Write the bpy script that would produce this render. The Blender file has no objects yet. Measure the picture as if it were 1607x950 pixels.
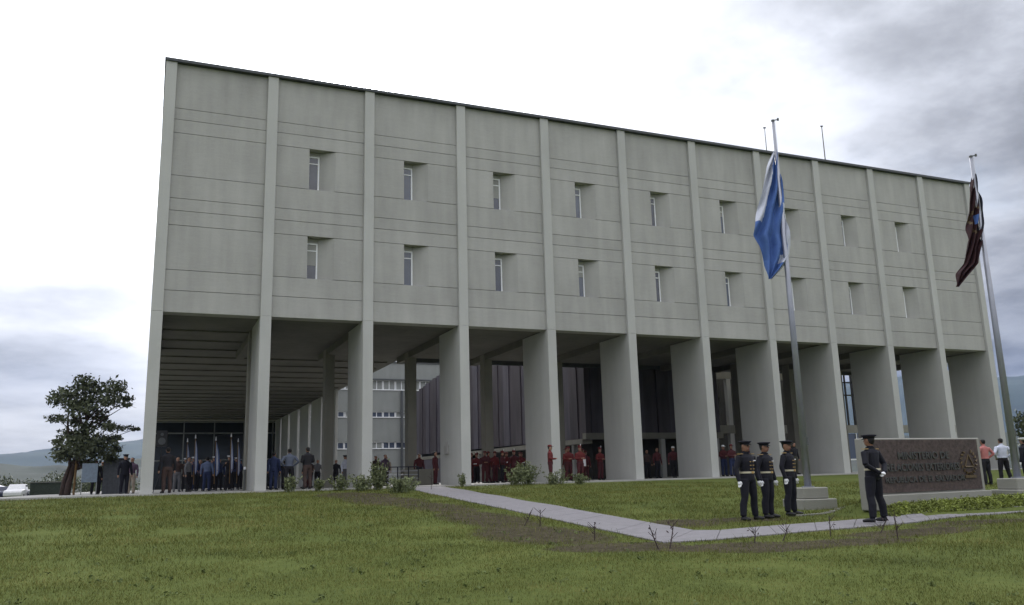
import bpy, bmesh, math, random
import numpy as np
from mathutils import Vector, Matrix, noise
R_ = math.radians
scene = bpy.context.scene
COL = scene.collection
random.seed(7); rng = np.random.default_rng(7)

# ------------------------------------------------------------------ camera
CAM = Vector((-0.0507, -37.1429, 0.2180))
cr = Vector((0.9203359, -0.3902082, -0.0268207)); cu = Vector((-0.0554702, -0.1980949, 0.9786120)); cf = Vector((0.3871754, 0.8991641, 0.2039588))
cd = bpy.data.cameras.new('camera'); cam = bpy.data.objects.new('camera', cd); COL.objects.link(cam)
m = Matrix.Identity(4)
for i in range(3):
    m[i][0] = cr[i]; m[i][1] = cu[i]; m[i][2] = -cf[i]; m[i][3] = CAM[i]
cam.matrix_world = m
cd.sensor_fit = 'HORIZONTAL'; cd.sensor_width = 36.0; cd.lens = 36.0 * 1324.64 / 1607.0
cd.clip_start = 0.1; cd.clip_end = 20000
scene.camera = cam

# ------------------------------------------------------------------ light and sky
SUN_AZ, SUN_EL = R_(12.5), R_(25.8)          # azimuth measured from +Y towards +X
SD = Vector((math.sin(SUN_AZ)*math.cos(SUN_EL), math.cos(SUN_AZ)*math.cos(SUN_EL), math.sin(SUN_EL)))
world = bpy.data.worlds.new('World'); scene.world = world; world.use_nodes = True
nt = world.node_tree; nt.nodes.clear(); N = nt.nodes; L = nt.links
def wn(t, **k):
    n = N.new(t)
    for a, b in k.items(): setattr(n, a, b)
    return n
def wmath(op, a=None, b=None, clamp=False):
    n = wn('ShaderNodeMath', operation=op, use_clamp=clamp)
    for i, v in enumerate((a, b)):
        if v is None: continue
        if isinstance(v, (int, float)): n.inputs[i].default_value = v
        else: L.new(v, n.inputs[i])
    return n.outputs[0]
out = wn('ShaderNodeOutputWorld'); bg = wn('ShaderNodeBackground'); L.new(bg.outputs[0], out.inputs[0])
sky = wn('ShaderNodeTexSky', sky_type='NISHITA'); sky.sun_disc = False; sky.sun_elevation = SUN_EL; sky.sun_rotation = SUN_AZ
sky.air_density = 1.0; sky.dust_density = 1.5; sky.ozone_density = 1.0
tc = wn('ShaderNodeTexCoord'); sep = wn('ShaderNodeSeparateXYZ'); L.new(tc.outputs['Generated'], sep.inputs[0])
zz = wmath('ADD', wmath('MAXIMUM', sep.outputs[2], 0.0), 0.16)
px = wmath('DIVIDE', sep.outputs[0], zz); py = wmath('DIVIDE', sep.outputs[1], zz)
cmb = wn('ShaderNodeCombineXYZ'); L.new(px, cmb.inputs[0]); L.new(py, cmb.inputs[1])
def wnoise(scale, detail, off, rough=0.55):
    mp = wn('ShaderNodeMapping'); mp.inputs['Location'].default_value = off; L.new(cmb.outputs[0], mp.inputs[0])
    n = wn('ShaderNodeTexNoise'); n.inputs['Scale'].default_value = scale; n.inputs['Detail'].default_value = detail
    n.inputs['Roughness'].default_value = rough; L.new(mp.outputs[0], n.inputs['Vector']); return n.outputs['Fac']
def wramp(v, a, b):
    n = wn('ShaderNodeMapRange', interpolation_type='SMOOTHSTEP'); L.new(v, n.inputs[0])
    n.inputs[1].default_value = a; n.inputs[2].default_value = b; return n.outputs[0]
CLOUD_OFF = (5.5, -9.2, 0.0)
big = wramp(wnoise(0.55, 9, CLOUD_OFF), 0.36, 0.62)         # thick grey masses -> 1 = bright thin cloud
fine = wnoise(1.9, 8, (9.0, 4.0, 2.0), 0.6)
dot = wn('ShaderNodeVectorMath', operation='DOT_PRODUCT'); L.new(tc.outputs['Generated'], dot.inputs[0]); dot.inputs[1].default_value = SD
dp = wmath('MAXIMUM', dot.outputs['Value'], 0.0)
g1 = wmath('MULTIPLY', wmath('POWER', dp, 12.0), 0.70)
g2 = wmath('MULTIPLY', wmath('POWER', dp, 60.0), 1.6)
g3 = wmath('MULTIPLY', wmath('POWER', dp, 1500.0), 25.0)
base = wmath('ADD', wmath('MULTIPLY', big, 0.34), wmath('MULTIPLY', wramp(fine, 0.34, 0.66), 0.17))
zen = wmath('ADD', wmath('MULTIPLY', wmath('MAXIMUM', sep.outputs[2], 0.0), 2.8), 0.45)      # an overcast sky is brighter overhead
bright = wmath('ADD', wmath('ADD', wmath('MULTIPLY', wmath('ADD', base, 0.13), zen), g1), wmath('ADD', g2, g3))
tint = wn('ShaderNodeMix', data_type='RGBA'); L.new(wmath('MULTIPLY', big, 1.0), tint.inputs[0])
tint.inputs[6].default_value = (0.92, 0.955, 1.05, 1); tint.inputs[7].default_value = (1.0, 1.0, 1.01, 1)
vs = wn('ShaderNodeVectorMath', operation='SCALE'); L.new(tint.outputs[2], vs.inputs[0]); L.new(bright, vs.inputs['Scale'])
sks = wn('ShaderNodeVectorMath', operation='SCALE'); L.new(sky.outputs[0], sks.inputs[0]); sks.inputs['Scale'].default_value = 0.10
hole = wmath('MULTIPLY', wramp(wnoise(0.9, 6, (21.0, 3.3, 0.0)), 0.56, 0.75), 0.45)
hole = wmath('MULTIPLY', hole, wramp(sep.outputs[2], 0.06, 0.25))
mixs = wn('ShaderNodeMix', data_type='RGBA'); L.new(hole, mixs.inputs[0]); L.new(vs.outputs[0], mixs.inputs[6]); L.new(sks.outputs[0], mixs.inputs[7])
L.new(mixs.outputs[2], bg.inputs[0]); bg.inputs[1].default_value = 1.0

sl = bpy.data.lights.new('sun', 'SUN'); sl.energy = 1.2; sl.angle = R_(11); sl.color = (1.0, 0.95, 0.87)
so = bpy.data.objects.new('sun', sl); COL.objects.link(so); so.rotation_euler = SD.to_track_quat('Z', 'Y').to_euler()
scene.view_settings.view_transform = 'Standard'; scene.view_settings.look = 'None'; scene.view_settings.gamma = 1.0
scene.view_settings.exposure = 0.90

# ------------------------------------------------------------------ materials
def mat(name, col, rough=0.8, var=0.0, scale=4.0, bump=0.0, bscale=40.0, metal=0.0, stretch=(1, 1, 1), col2=None, detail=6, spec=0.3):
    mt = bpy.data.materials.new(name); mt.use_nodes = True; t = mt.node_tree; b = t.nodes['Principled BSDF']
    b.inputs['Base Color'].default_value = (*col, 1); b.inputs['Roughness'].default_value = rough; b.inputs['Metallic'].default_value = metal
    b.inputs['Specular IOR Level'].default_value = spec
    tcn = t.nodes.new('ShaderNodeTexCoord'); mp = t.nodes.new('ShaderNodeMapping'); mp.inputs['Scale'].default_value = stretch
    t.links.new(tcn.outputs['Object'], mp.inputs[0])
    if var or col2:
        n = t.nodes.new('ShaderNodeTexNoise'); n.inputs['Scale'].default_value = scale; n.inputs['Detail'].default_value = detail; n.inputs['Roughness'].default_value = 0.62
        t.links.new(mp.outputs[0], n.inputs['Vector'])
        r = t.nodes.new('ShaderNodeValToRGB'); r.color_ramp.elements[0].position = 0.3; r.color_ramp.elements[1].position = 0.7
        a = tuple(max(0, c*(1-var)) for c in col); c2 = col2 or tuple(c*(1+var) for c in col)
        r.color_ramp.elements[0].color = (*a, 1); r.color_ramp.elements[1].color = (*c2, 1)
        t.links.new(n.outputs['Fac'], r.inputs[0]); t.links.new(r.outputs[0], b.inputs['Base Color'])
    if bump:
        n2 = t.nodes.new('ShaderNodeTexNoise'); n2.inputs['Scale'].default_value = bscale; n2.inputs['Detail'].default_value = 5
        t.links.new(mp.outputs[0], n2.inputs['Vector'])
        bp = t.nodes.new('ShaderNodeBump'); bp.inputs['Strength'].default_value = bump; bp.inputs['Distance'].default_value = 0.02
        t.links.new(n2.outputs['Fac'], bp.inputs['Height']); t.links.new(bp.outputs[0], b.inputs['Normal'])
    return mt
def concrete(name, col, streak=0.10, var=0.07):
    """cast concrete: cloudy tone, faint vertical rain streaks and board marks, pinholes"""
    mt = mat(name, col, 0.88); t = mt.node_tree; b = t.nodes['Principled BSDF']
    g = t.nodes.new('ShaderNodeNewGeometry')
    def nz(scale, st, det=5):
        mp = t.nodes.new('ShaderNodeMapping'); mp.inputs['Scale'].default_value = st; t.links.new(g.outputs['Position'], mp.inputs[0])
        n = t.nodes.new('ShaderNodeTexNoise'); n.inputs['Scale'].default_value = scale; n.inputs['Detail'].default_value = det
        t.links.new(mp.outputs[0], n.inputs['Vector']); return n.outputs['Fac']
    def mth(op, a, c):
        n = t.nodes.new('ShaderNodeMath'); n.operation = op
        for i, v in enumerate((a, c)):
            if isinstance(v, (int, float)): n.inputs[i].default_value = v
            else: t.links.new(v, n.inputs[i])
        return n.outputs[0]
    f = mth('ADD', mth('MULTIPLY', mth('SUBTRACT', nz(0.5, (1, 1, 1)), 0.5), var*6), 1.0)
    f = mth('ADD', f, mth('MULTIPLY', mth('SUBTRACT', nz(2.2, (1, 1, 0.12)), 0.5), streak*4))
    f = mth('ADD', f, mth('MULTIPLY', mth('SUBTRACT', nz(9.0, (0.35, 0.35, 3.0), 3), 0.5), streak*1.6))
    f = mth('ADD', f, mth('MULTIPLY', mth('SUBTRACT', nz(30.0, (1, 1, 1), 2), 0.5), 0.16))
    oi_ = t.nodes.new('ShaderNodeObjectInfo'); f = mth('MULTIPLY', f, mth('ADD', mth('MULTIPLY', oi_.outputs['Random'], 0.07), 0.965))
    s = t.nodes.new('ShaderNodeVectorMath'); s.operation = 'SCALE'; s.inputs[0].default_value = col; t.links.new(f, s.inputs['Scale'])
    t.links.new(s.outputs[0], b.inputs['Base Color'])
    bp = t.nodes.new('ShaderNodeBump'); bp.inputs['Strength'].default_value = 0.35; bp.inputs['Distance'].default_value = 0.01
    t.links.new(nz(14.0, (0.5, 0.5, 2.5), 6), bp.inputs['Height']); t.links.new(bp.outputs[0], b.inputs['Normal'])
    return mt
M = {}
M['fin'] = concrete('smooth_concrete', (0.44, 0.44, 0.42), 0.05, 0.04)
M['panel'] = concrete('cast_concrete', (0.375, 0.37, 0.35), 0.10, 0.05)
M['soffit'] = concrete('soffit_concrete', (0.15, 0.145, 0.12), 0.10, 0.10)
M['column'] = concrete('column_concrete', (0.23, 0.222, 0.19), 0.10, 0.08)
M['floor'] = mat('terrace_concrete', (0.36, 0.35, 0.33), 0.8, 0.1, 2.0)
M['cap'] = mat('roof_flashing', (0.075, 0.08, 0.085), 0.5, 0.15, 3.0)
M['frame'] = mat('white_window_frame', (0.78, 0.79, 0.80), 0.45, 0.05)
M['glass'] = mat('window_glass', (0.07, 0.085, 0.12), 0.08, spec=0.8)
M['dark_glass'] = mat('dark_glass', (0.018, 0.022, 0.022), 0.12, spec=0.6)
M['mullion'] = mat('bronze_mullion', (0.10, 0.105, 0.10), 0.5)
M['clad'] = mat('purple_brown_cladding', (0.070, 0.060, 0.068), 0.55, 0.35, 1.6, 0.2, 20, stretch=(1, 1, 0.15))
M['clad2'] = mat('weathered_cladding', (0.088, 0.080, 0.098), 0.5, 0.35, 1.6, 0.2, 20, stretch=(1, 1, 0.15))
M['far_wall'] = concrete('far_wall_concrete', (0.24, 0.25, 0.24), 0.06, 0.05)
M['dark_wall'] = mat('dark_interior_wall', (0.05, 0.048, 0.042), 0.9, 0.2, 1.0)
M['path'] = mat('path_concrete', (0.21, 0.20, 0.21), 0.9, 0.12, 5.0, 0.3, 60)
M['pedestal'] = concrete('pedestal_concrete', (0.27, 0.265, 0.235), 0.05, 0.06)
M['stone'] = mat('sign_stone', (0.068, 0.050, 0.045), 0.7, 0.5, 14.0, 0.4, 40)
M['letter'] = mat('sign_letter_metal', (0.085, 0.085, 0.08), 0.5, metal=0.5)
M['gold'] = mat('dull_gold', (0.12, 0.085, 0.045), 0.45, 0.2, 12.0, metal=0.3)
M['pole'] = mat('galvanised_pole', (0.30, 0.31, 0.35), 0.38, 0.08, 3.0, metal=0.6)
M['black'] = mat('black_plastic', (0.02, 0.02, 0.021), 0.6)
M['white'] = mat('white_cloth', (0.72, 0.72, 0.74), 0.85)
M['flag_blue'] = mat('flag_blue', (0.075, 0.145, 0.38), 0.8, 0.12, 6.0)
M['flag_shaded_blue'] = mat('flag_shaded_blue', (0.09, 0.13, 0.27), 0.8, 0.2, 6.0)  # duller copy of flag blue, shade under the building worked into the colour
M['flag_white'] = mat('flag_white', (0.55, 0.57, 0.66), 0.8, 0.05, 6.0)
M['flag_red'] = mat('flag_dark_red', (0.034, 0.012, 0.014), 0.8, 0.2, 6.0)
M['flag_black'] = mat('flag_navy_black', (0.018, 0.020, 0.032), 0.8, 0.2, 6.0)
M['leaf'] = mat('tree_leaf', (0.085, 0.098, 0.055), 0.6, 0.5, 1.3, detail=3)
M['leaf_hedge'] = mat('hedge_leaf', (0.19, 0.225, 0.045), 0.6, 0.5, 5.0, detail=3)
M['leaf_weed'] = mat('weed_leaf', (0.14, 0.16, 0.075), 0.7, 0.4, 5.0, detail=3)
M['bark'] = mat('bark', (0.055, 0.038, 0.032), 0.9, 0.3, 8.0, 0.5, 30)
M['wood_stake'] = mat('stake_wood', (0.16, 0.10, 0.045), 0.8, 0.25, 6.0)
M['twig'] = mat('bare_twig', (0.05, 0.035, 0.035), 0.9)
M['hill'] = mat('hill_green', (0.020, 0.028, 0.020), 0.95, 0.45, 0.02, detail=10)
M['mountain'] = mat('mountain_forest', (0.035, 0.05, 0.035), 0.95, 0.35, 0.004, detail=10)

# ------------------------------------------------------------------ geometry helpers
def bx(bm, x0, x1, y0, y1, z0, z1, mi=0):
    v = [bm.verts.new(p) for p in ((x0,y0,z0),(x1,y0,z0),(x1,y1,z0),(x0,y1,z0),(x0,y0,z1),(x1,y0,z1),(x1,y1,z1),(x0,y1,z1))]
    for f in ((0,3,2,1),(4,5,6,7),(0,1,5,4),(1,2,6,5),(2,3,7,6),(3,0,4,7)):
        bm.faces.new([v[i] for i in f]).material_index = mi
def prism(bm, pts, z0, z1, mi=0):
    """vertical prism over a counter-clockwise plan polygon"""
    a = [bm.verts.new((*p, z0)) for p in pts]; b = [bm.verts.new((*p, z1)) for p in pts]; n = len(pts)
    bm.faces.new(a[::-1]).material_index = mi; bm.faces.new(b).material_index = mi
    for i in range(n): bm.faces.new((a[i], a[(i+1) % n], b[(i+1) % n], b[i])).material_index = mi
def tube(bm, pts, rad, n=8, mi=0):
    pts = [Vector(p) for p in pts]; rings = []
    for i, p in enumerate(pts):
        d = (pts[min(i+1, len(pts)-1)] - pts[max(i-1, 0)]).normalized()
        a = d.cross(Vector((0, 0, 1)) if abs(d.z) < 0.9 else Vector((0, 1, 0))).normalized(); b = a.cross(d)
        r = rad[i] if isinstance(rad, (list, tuple)) else rad
        rings.append([bm.verts.new(p + a*r*math.cos(2*math.pi*k/n) + b*r*math.sin(2*math.pi*k/n)) for k in range(n)])
    for r0, r1 in zip(rings, rings[1:]):
        for k in range(n): bm.faces.new((r0[k], r0[(k+1) % n], r1[(k+1) % n], r1[k])).material_index = mi
    for r in (rings[0], rings[-1]): bm.faces.new(r).material_index = mi
def loft(bm, secs, n=14, mi=0):
    """closed vertical loft, sections (x, y, z, rx, ry)"""
    rings = [[bm.verts.new((x+rx*math.cos(2*math.pi*k/n), y+ry*math.sin(2*math.pi*k/n), z)) for k in range(n)] for x, y, z, rx, ry in secs]
    for r0, r1 in zip(rings, rings[1:]):
        for k in range(n): bm.faces.new((r0[k], r0[(k+1) % n], r1[(k+1) % n], r1[k])).material_index = mi
    bm.faces.new(rings[0][::-1]).material_index = mi; bm.faces.new(rings[-1]).material_index = mi
def mesh_of(name, bm, mats, smooth=False):
    bmesh.ops.recalc_face_normals(bm, faces=bm.faces)
    me = bpy.data.meshes.new(name); bm.to_mesh(me); bm.free()
    for k in (mats if isinstance(mats, (list, tuple)) else [mats]): me.materials.append(M[k] if isinstance(k, str) else k)
    if smooth: me.polygons.foreach_set('use_smooth', [True]*len(me.polygons))
    return me
def place(name, me, parent=None, loc=(0, 0, 0), rot=(0, 0, 0)):
    o = bpy.data.objects.new(name, me); COL.objects.link(o); o.location = loc; o.rotation_euler = rot
    if parent is not None: o.parent = parent
    return o
def obj(name, bm, mats, parent=None, loc=(0, 0, 0), rot=(0, 0, 0), smooth=False):
    return place(name, mesh_of(name, bm, mats, smooth), parent, loc, rot)
def BM(): return bmesh.new()
def bevel(o, w=0.02, seg=1):
    md = o.modifiers.new('bevel', 'BEVEL'); md.width = w; md.segments = seg; md.limit_method = 'ANGLE'
    return o
def tag(o, label=None, cat=None, group=None, kind=None):
    if label: o['label'] = label
    if cat: o['category'] = cat
    if group: o['group'] = group
    if kind: o['kind'] = kind
    return o
def thing(name, label, cat, loc=(0, 0, 0), rz=0, group=None):
    o = bpy.data.objects.new(name, None); COL.objects.link(o); o.location = loc; o.rotation_euler = (0, 0, rz); o.empty_display_size = 0.2
    return tag(o, label, cat, group)
def copy_thing(o, parent=None):
    c = o.copy(); COL.objects.link(c); c.parent = parent
    for ch in o.children: copy_thing(ch, c)
    return c

# ------------------------------------------------------------------ terrain
GP = [(-400, -7), (-80, -3.0), (-60, -2.2), (-37, -1.36), (-30, -1.16), (-24, -0.97), (-21, -0.86), (-19, -0.74), (-16, -0.58), (-10, -0.36), (-0.6, -0.07), (15, -0.16), (60, -0.45), (120, -1.6), (300, -8), (4000, -40)]
GX = [p[0] for p in GP]; GZ = [p[1] for p in GP]
def sst(t): t = np.clip(t, 0, 1); return t*t*(3-2*t)
def ground_z(x, y):
    x = np.asarray(x, float); y = np.asarray(y, float)
    z = np.interp(y, GX, GZ)
    z = z + 0.30*sst((x-15.2)/1.0)*sst((y+22.5)/1.0)*sst((-y-20)/0.9)             # low mound that carries the sign
    z = z - 0.10*sst((-x-3)/8)*sst((y+30)/20)                                 # falls away to the left
    z = z + 0.02*np.sin(x*0.9+y*0.4)*np.cos(y*0.7-x*0.3)*sst((-y-1.0)/3)
    return z
def axis(lo, hi, step, far, k=1.25):
    a = list(np.arange(lo, hi+1e-6, step)); s = step; v = lo; left = []
    while v > -far: s *= k; v -= s; left.append(v)
    s = step; v = hi; right = []
    while v < far: s *= k; v += s; right.append(v)
    return np.array(left[::-1] + a + right)
gx = axis(-14, 52, 0.5, 4500); gy = axis(-38, 4, 0.5, 4500)
XX, YY = np.meshgrid(gx, gy); ZZ = ground_z(XX, YY)
nx, ny = len(gx), len(gy)
verts = np.stack([XX, YY, ZZ], -1).reshape(-1, 3)
idx = np.arange(nx*ny).reshape(ny, nx)
faces = np.stack([idx[:-1, :-1], idx[:-1, 1:], idx[1:, 1:], idx[1:, :-1]], -1).reshape(-1, 4)
me = bpy.data.meshes.new('lawn'); me.from_pydata(verts.tolist(), [], faces.tolist()); me.polygons.foreach_set('use_smooth', [True]*len(me.polygons))
# bare soil: where the ground was dug beside the path (a stain with a shape of its own)
SOIL = [(7.0, -6.0, 1.5, 3.0), (7.0, -10.0, 1.3, 3.0), (7.4, -14.0, .9, 2.6), (7.3, -18.2, 1.0, 2.4), (7.1, -21.6, 1.3, 1.9), (7.4, -24.1, 1.3, .8), (8.9, -24.9, 1.3, .55), (9.7, -25.5, 1.4, .65), (11.2, -25.5, 1.6, .6), (13.6, -24.7, 1.9, .55), (16.6, -24.0, 2.2, .5), (10.9, -21.0, .9, .9), (12.6, -20.9, 1.2, .6), (13.1, -22.9, 1.2, .25)]
def lawn_material():
    mt = bpy.data.materials.new('lawn_soil_and_turf'); mt.use_nodes = True; t = mt.node_tree; b = t.nodes['Principled BSDF']; b.inputs['Roughness'].default_value = 0.95
    b.inputs['Specular IOR Level'].default_value = 0.1
    g = t.nodes.new('ShaderNodeNewGeometry')
    def nz(scale, det=6, st=(1, 1, 1)):
        mp = t.nodes.new('ShaderNodeMapping'); mp.inputs['Scale'].default_value = st; t.links.new(g.outputs['Position'], mp.inputs[0])
        n = t.nodes.new('ShaderNodeTexNoise'); n.inputs['Scale'].default_value = scale; n.inputs['Detail'].default_value = det; n.inputs['Roughness'].default_value = 0.65
        t.links.new(mp.outputs[0], n.inputs['Vector']); return n.outputs['Fac']
    def ramp(v, stops):
        r = t.nodes.new('ShaderNodeValToRGB'); e = r.color_ramp.elements
        e[0].position, e[0].color = stops[0][0], (*stops[0][1], 1); e[1].position, e[1].color = stops[-1][0], (*stops[-1][1], 1)
        for p, c in stops[1:-1]: k = e.new(p); k.color = (*c, 1)
        t.links.new(v, r.inputs[0]); return r.outputs[0]
    def mth(op, a, c, cl=False):
        n = t.nodes.new('ShaderNodeMath'); n.operation = op; n.use_clamp = cl
        for i, v in enumerate((a, c)):
            if isinstance(v, (int, float)): n.inputs[i].default_value = v
            else: t.links.new(v, n.inputs[i])
        return n.outputs[0]
    turf = ramp(mth('ADD', mth('MULTIPLY', nz(0.35), 0.5), mth('MULTIPLY', nz(6.0), 0.5)), [(0.30, (0.060, 0.076, 0.020)), (0.5, (0.090, 0.112, 0.028)), (0.72, (0.135, 0.150, 0.042))])
    soil = ramp(nz(3.5), [(0.3, (0.030, 0.026, 0.014)), (0.7, (0.085, 0.072, 0.045))])
    sp = t.nodes.new('ShaderNodeSeparateXYZ'); t.links.new(g.outputs['Position'], sp.inputs[0])
    mask = None
    for x, y, rx, ry in SOIL:
        dx = mth('POWER', mth('DIVIDE', mth('SUBTRACT', sp.outputs[0], x), rx), 2.0); dy = mth('POWER', mth('DIVIDE', mth('SUBTRACT', sp.outputs[1], y), ry), 2.0)
        v = mth('SUBTRACT', 1.3, mth('ADD', dx, dy)); mask = v if mask is None else mth('MAXIMUM', mask, v)
    mask = mth('MAXIMUM', mask, 0.0)
    mk = t.nodes.new('ShaderNodeMapRange'); mk.interpolation_type = 'SMOOTHSTEP'
    t.links.new(mth('MULTIPLY', mth('POWER', mask, 0.6), mth('MULTIPLY', mth('POWER', mth('ADD', mth('MULTIPLY', nz(1.3, 9), 0.5), mth('MULTIPLY', nz(5.0, 6), 0.5)), 1.6), 3.6)), mk.inputs[0]); mk.inputs[1].default_value = 0.35; mk.inputs[2].default_value = 0.95
    mx = t.nodes.new('ShaderNodeMix'); mx.data_type = 'RGBA'; t.links.new(mk.outputs[0], mx.inputs[0]); t.links.new(turf, mx.inputs[6]); t.links.new(soil, mx.inputs[7])
    t.links.new(mx.outputs[2], b.inputs['Base Color'])
    bp = t.nodes.new('ShaderNodeBump'); bp.inputs['Strength'].default_value = 0.8; bp.inputs['Distance'].default_value = 0.04
    t.links.new(nz(9.0, 8), bp.inputs['Height']); t.links.new(bp.outputs[0], b.inputs['Normal'])
    return mt
me.materials.append(lawn_material())
tag(place('lawn', me), 'sloping green lawn with bare soil patches in front of the building', kind='structure')

def ridge(name, az0, az1, r0, r1, prof, matname, seed, nr=40, na=260, rough=0.25):
    vs, fs = [], []
    for j in range(nr):
        f = j/(nr-1); r = r0 + (r1-r0)*f
        for i in range(na):
            a = R_(az0 + (az1-az0)*i/(na-1)); x = CAM.x + r*math.sin(a); y = CAM.y + r*math.cos(a)
            h = prof(math.degrees(a))*r1*math.sin(min(1, f*1.05)*math.pi/2)**1.5 if f < 0.95 else prof(math.degrees(a))*r1
            n = noise.fractal(Vector((x/(r1*0.13), y/(r1*0.13), seed)), 0.9, 2.1, 6)
            h = h*(1 + rough*n*(0.3+0.7*f)) + (n*r1*0.004*f)
            vs.append((x, y, -12.0 + h + 12.0*f*0.6))
    for j in range(nr-1):
        for i in range(na-1): k = j*na+i; fs.append((k, k+1, k+na+1, k+na))
    me = bpy.data.meshes.new(name); me.from_pydata(vs, [], fs); me.materials.append(M[matname]); me.polygons.foreach_set('use_smooth', [True]*len(me.polygons))
    return place(name, me)
tag(ridge('hillside', -75, 95, 260, 760, lambda a: 0.034 + 0.004*math.sin(a*0.3), 'hill', 3.0), 'low green hillside behind the parked cars', kind='structure')
tag(ridge('mountain_range', -75, 100, 2000, 3300, lambda a: float(np.interp(a, [-75, -8, -4.6, -1.2, 5, 30, 48, 54, 60, 100], [0.03, 0.036, 0.043, 0.050, 0.055, 0.085, 0.092, 0.086, 0.08, 0.05])), 'mountain', 9.0, rough=0.10), 'distant blue mountains on the horizon', kind='structure')

# ------------------------------------------------------------------ path, terrace floor
UP = [(12.2, 0.2), (11.63, -4.34), (11.41, -6.52), (11.05, -9.11), (10.79, -11.58), (10.57, -14.02), (10.31, -16.49), (10.34, -18.43), (10.24, -20.5), (10.1, -22.47), (10.52, -22.76), (11.83, -22.64), (14.73, -22.1), (16.12, -22.19), (17.91, -22.07), (20.18, -22.14), (30, -22.44)]
LO = [(10.6, 0.2), (10.11, -2.1), (9.69, -5.61), (9.21, -9.21), (9.03, -11.99), (8.68, -15.2), (8.69, -17.38), (8.63, -19.75), (8.63, -21.79), (8.48, -23.87), (9.52, -23.98), (10.99, -23.88), (13.15, -23.61), (15.15, -23.39), (17.59, -22.66), (19.67, -22.49), (30, -22.79)]
bm = BM(); rows = []
def prow(a, b_, dz=0.0):
    q = []
    for j in range(5):
        p = (a[0]*(1-j/4)+b_[0]*j/4, a[1]*(1-j/4)+b_[1]*j/4); q.append((p[0], p[1], float(ground_z(*p))))
    return [bm.verts.new((q[0][0], q[0][1], q[0][2]-.15))] + [bm.verts.new((p[0], p[1], p[2]+.022+dz)) for p in q] + [bm.verts.new((q[4][0], q[4][1], q[4][2]-.15))]
for i in range(len(UP)-1):
    a0, b0, a1, b1 = (np.array(v) for v in (UP[i], LO[i], UP[i+1], LO[i+1])); nseg = max(1, int(round(max(np.linalg.norm(a1-a0), np.linalg.norm(b1-b0))/1.4)))
    for k in range(nseg):
        for f0 in np.linspace(0.01, .985, 5): rows.append(prow(a0+(a1-a0)*(k+f0)/nseg, b0+(b1-b0)*(k+f0)/nseg))
        rows.append(prow(a0+(a1-a0)*(k+.9925)/nseg, b0+(b1-b0)*(k+.9925)/nseg, -.02))       # open joint between two slabs
for r0, r1 in zip(rows, rows[1:]):
    for j in range(6): bm.faces.new((r0[j], r0[j+1], r1[j+1], r1[j]))
tag(obj('path', bm, 'path', smooth=False), 'pale concrete footpath bending across the lawn', kind='structure')
bm = BM(); bx(bm, -6.2, 51, -0.32, 75, -0.5, 0.0)
bx(bm, -10, -6.2, 4, 20, -0.5, -0.05)
tag(obj('plinth', bm, 'floor'), 'pale concrete terrace floor under the raised building', kind='structure')

# ------------------------------------------------------------------ main building
FX = [-0.03, 4.33, 8.82, 13.44, 18.05, 22.67, 27.24, 31.77, 36.19, 40.57, 44.83, 49.12]
HW = 0.232; ZS = 7.39; ZT = 18.6; FD = 3.1; YR = 11.3
B = thing('office_building', 'long raised concrete building with twelve tall fins and small slit windows', 'building')
bm = BM(); bx(bm, -HW, HW, 0, FD, -0.06, ZS); bx(bm, -HW, HW, 0, 0.9, ZS, ZT)
me_fin = mesh_of('fin', bm, 'fin')
for x in FX: bevel(place('fin', me_fin, B, (x, 0, 0)), 0.015)
JZ = [7.39, 8.33, 9.22, 11.18, 11.83, 12.38, 13.41, 15.36, 15.98, 16.50, 18.59]
PY0, PY1, GAP, PYW = 0.15, 0.84, 0.011, 0.62
WX0, WXG, WX1 = 1.72, 2.25, 2.93
def panel(x0, x1, z0, z1):
    bm = BM(); bx(bm, x0, x1, PY0, PY1, z0+GAP, z1-GAP)
    obj('concrete_panel', bm, 'panel', B)
# window unit (shared meshes)
def win_meshes(h):
    fr = BM(); W = WXG-WX0; t = 0.07
    bx(fr, 0, t, 0, .07, 0, h); bx(fr, W-t, W, 0, .07, 0, h); bx(fr, t, W-t, 0, .07, 0, t); bx(fr, t, W-t, 0, .07, h-t, h); bx(fr, t, W-t, 0.005, .065, h*0.78, h*0.78+0.045)
    gl = BM(); bx(gl, t, W-t, 0.03, 0.04, t, h-t)
    return mesh_of('frame', fr, 'frame'), mesh_of('pane', gl, 'glass')
wh = 1.74; wfr, wgl = win_meshes(wh)
wgls = [wgl]
for c_ in ((0.05, 0.06, 0.09), (0.10, 0.115, 0.15), (0.075, 0.08, 0.10)):
    w2 = wgl.copy(); w2.materials[0] = mat('window_glass', c_, 0.12, 0.25, 1.2, spec=0.8); wgls.append(w2)
wbl = []
for d_ in (0.55, 0.95):
    bm = BM(); bx(bm, .08, WXG-WX0-.08, .018, .026, wh-.09-d_, wh-.09); wbl.append(mesh_of('blind', bm, mat('blind_cloth', (0.32, 0.32, 0.30), 0.8)))
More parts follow.
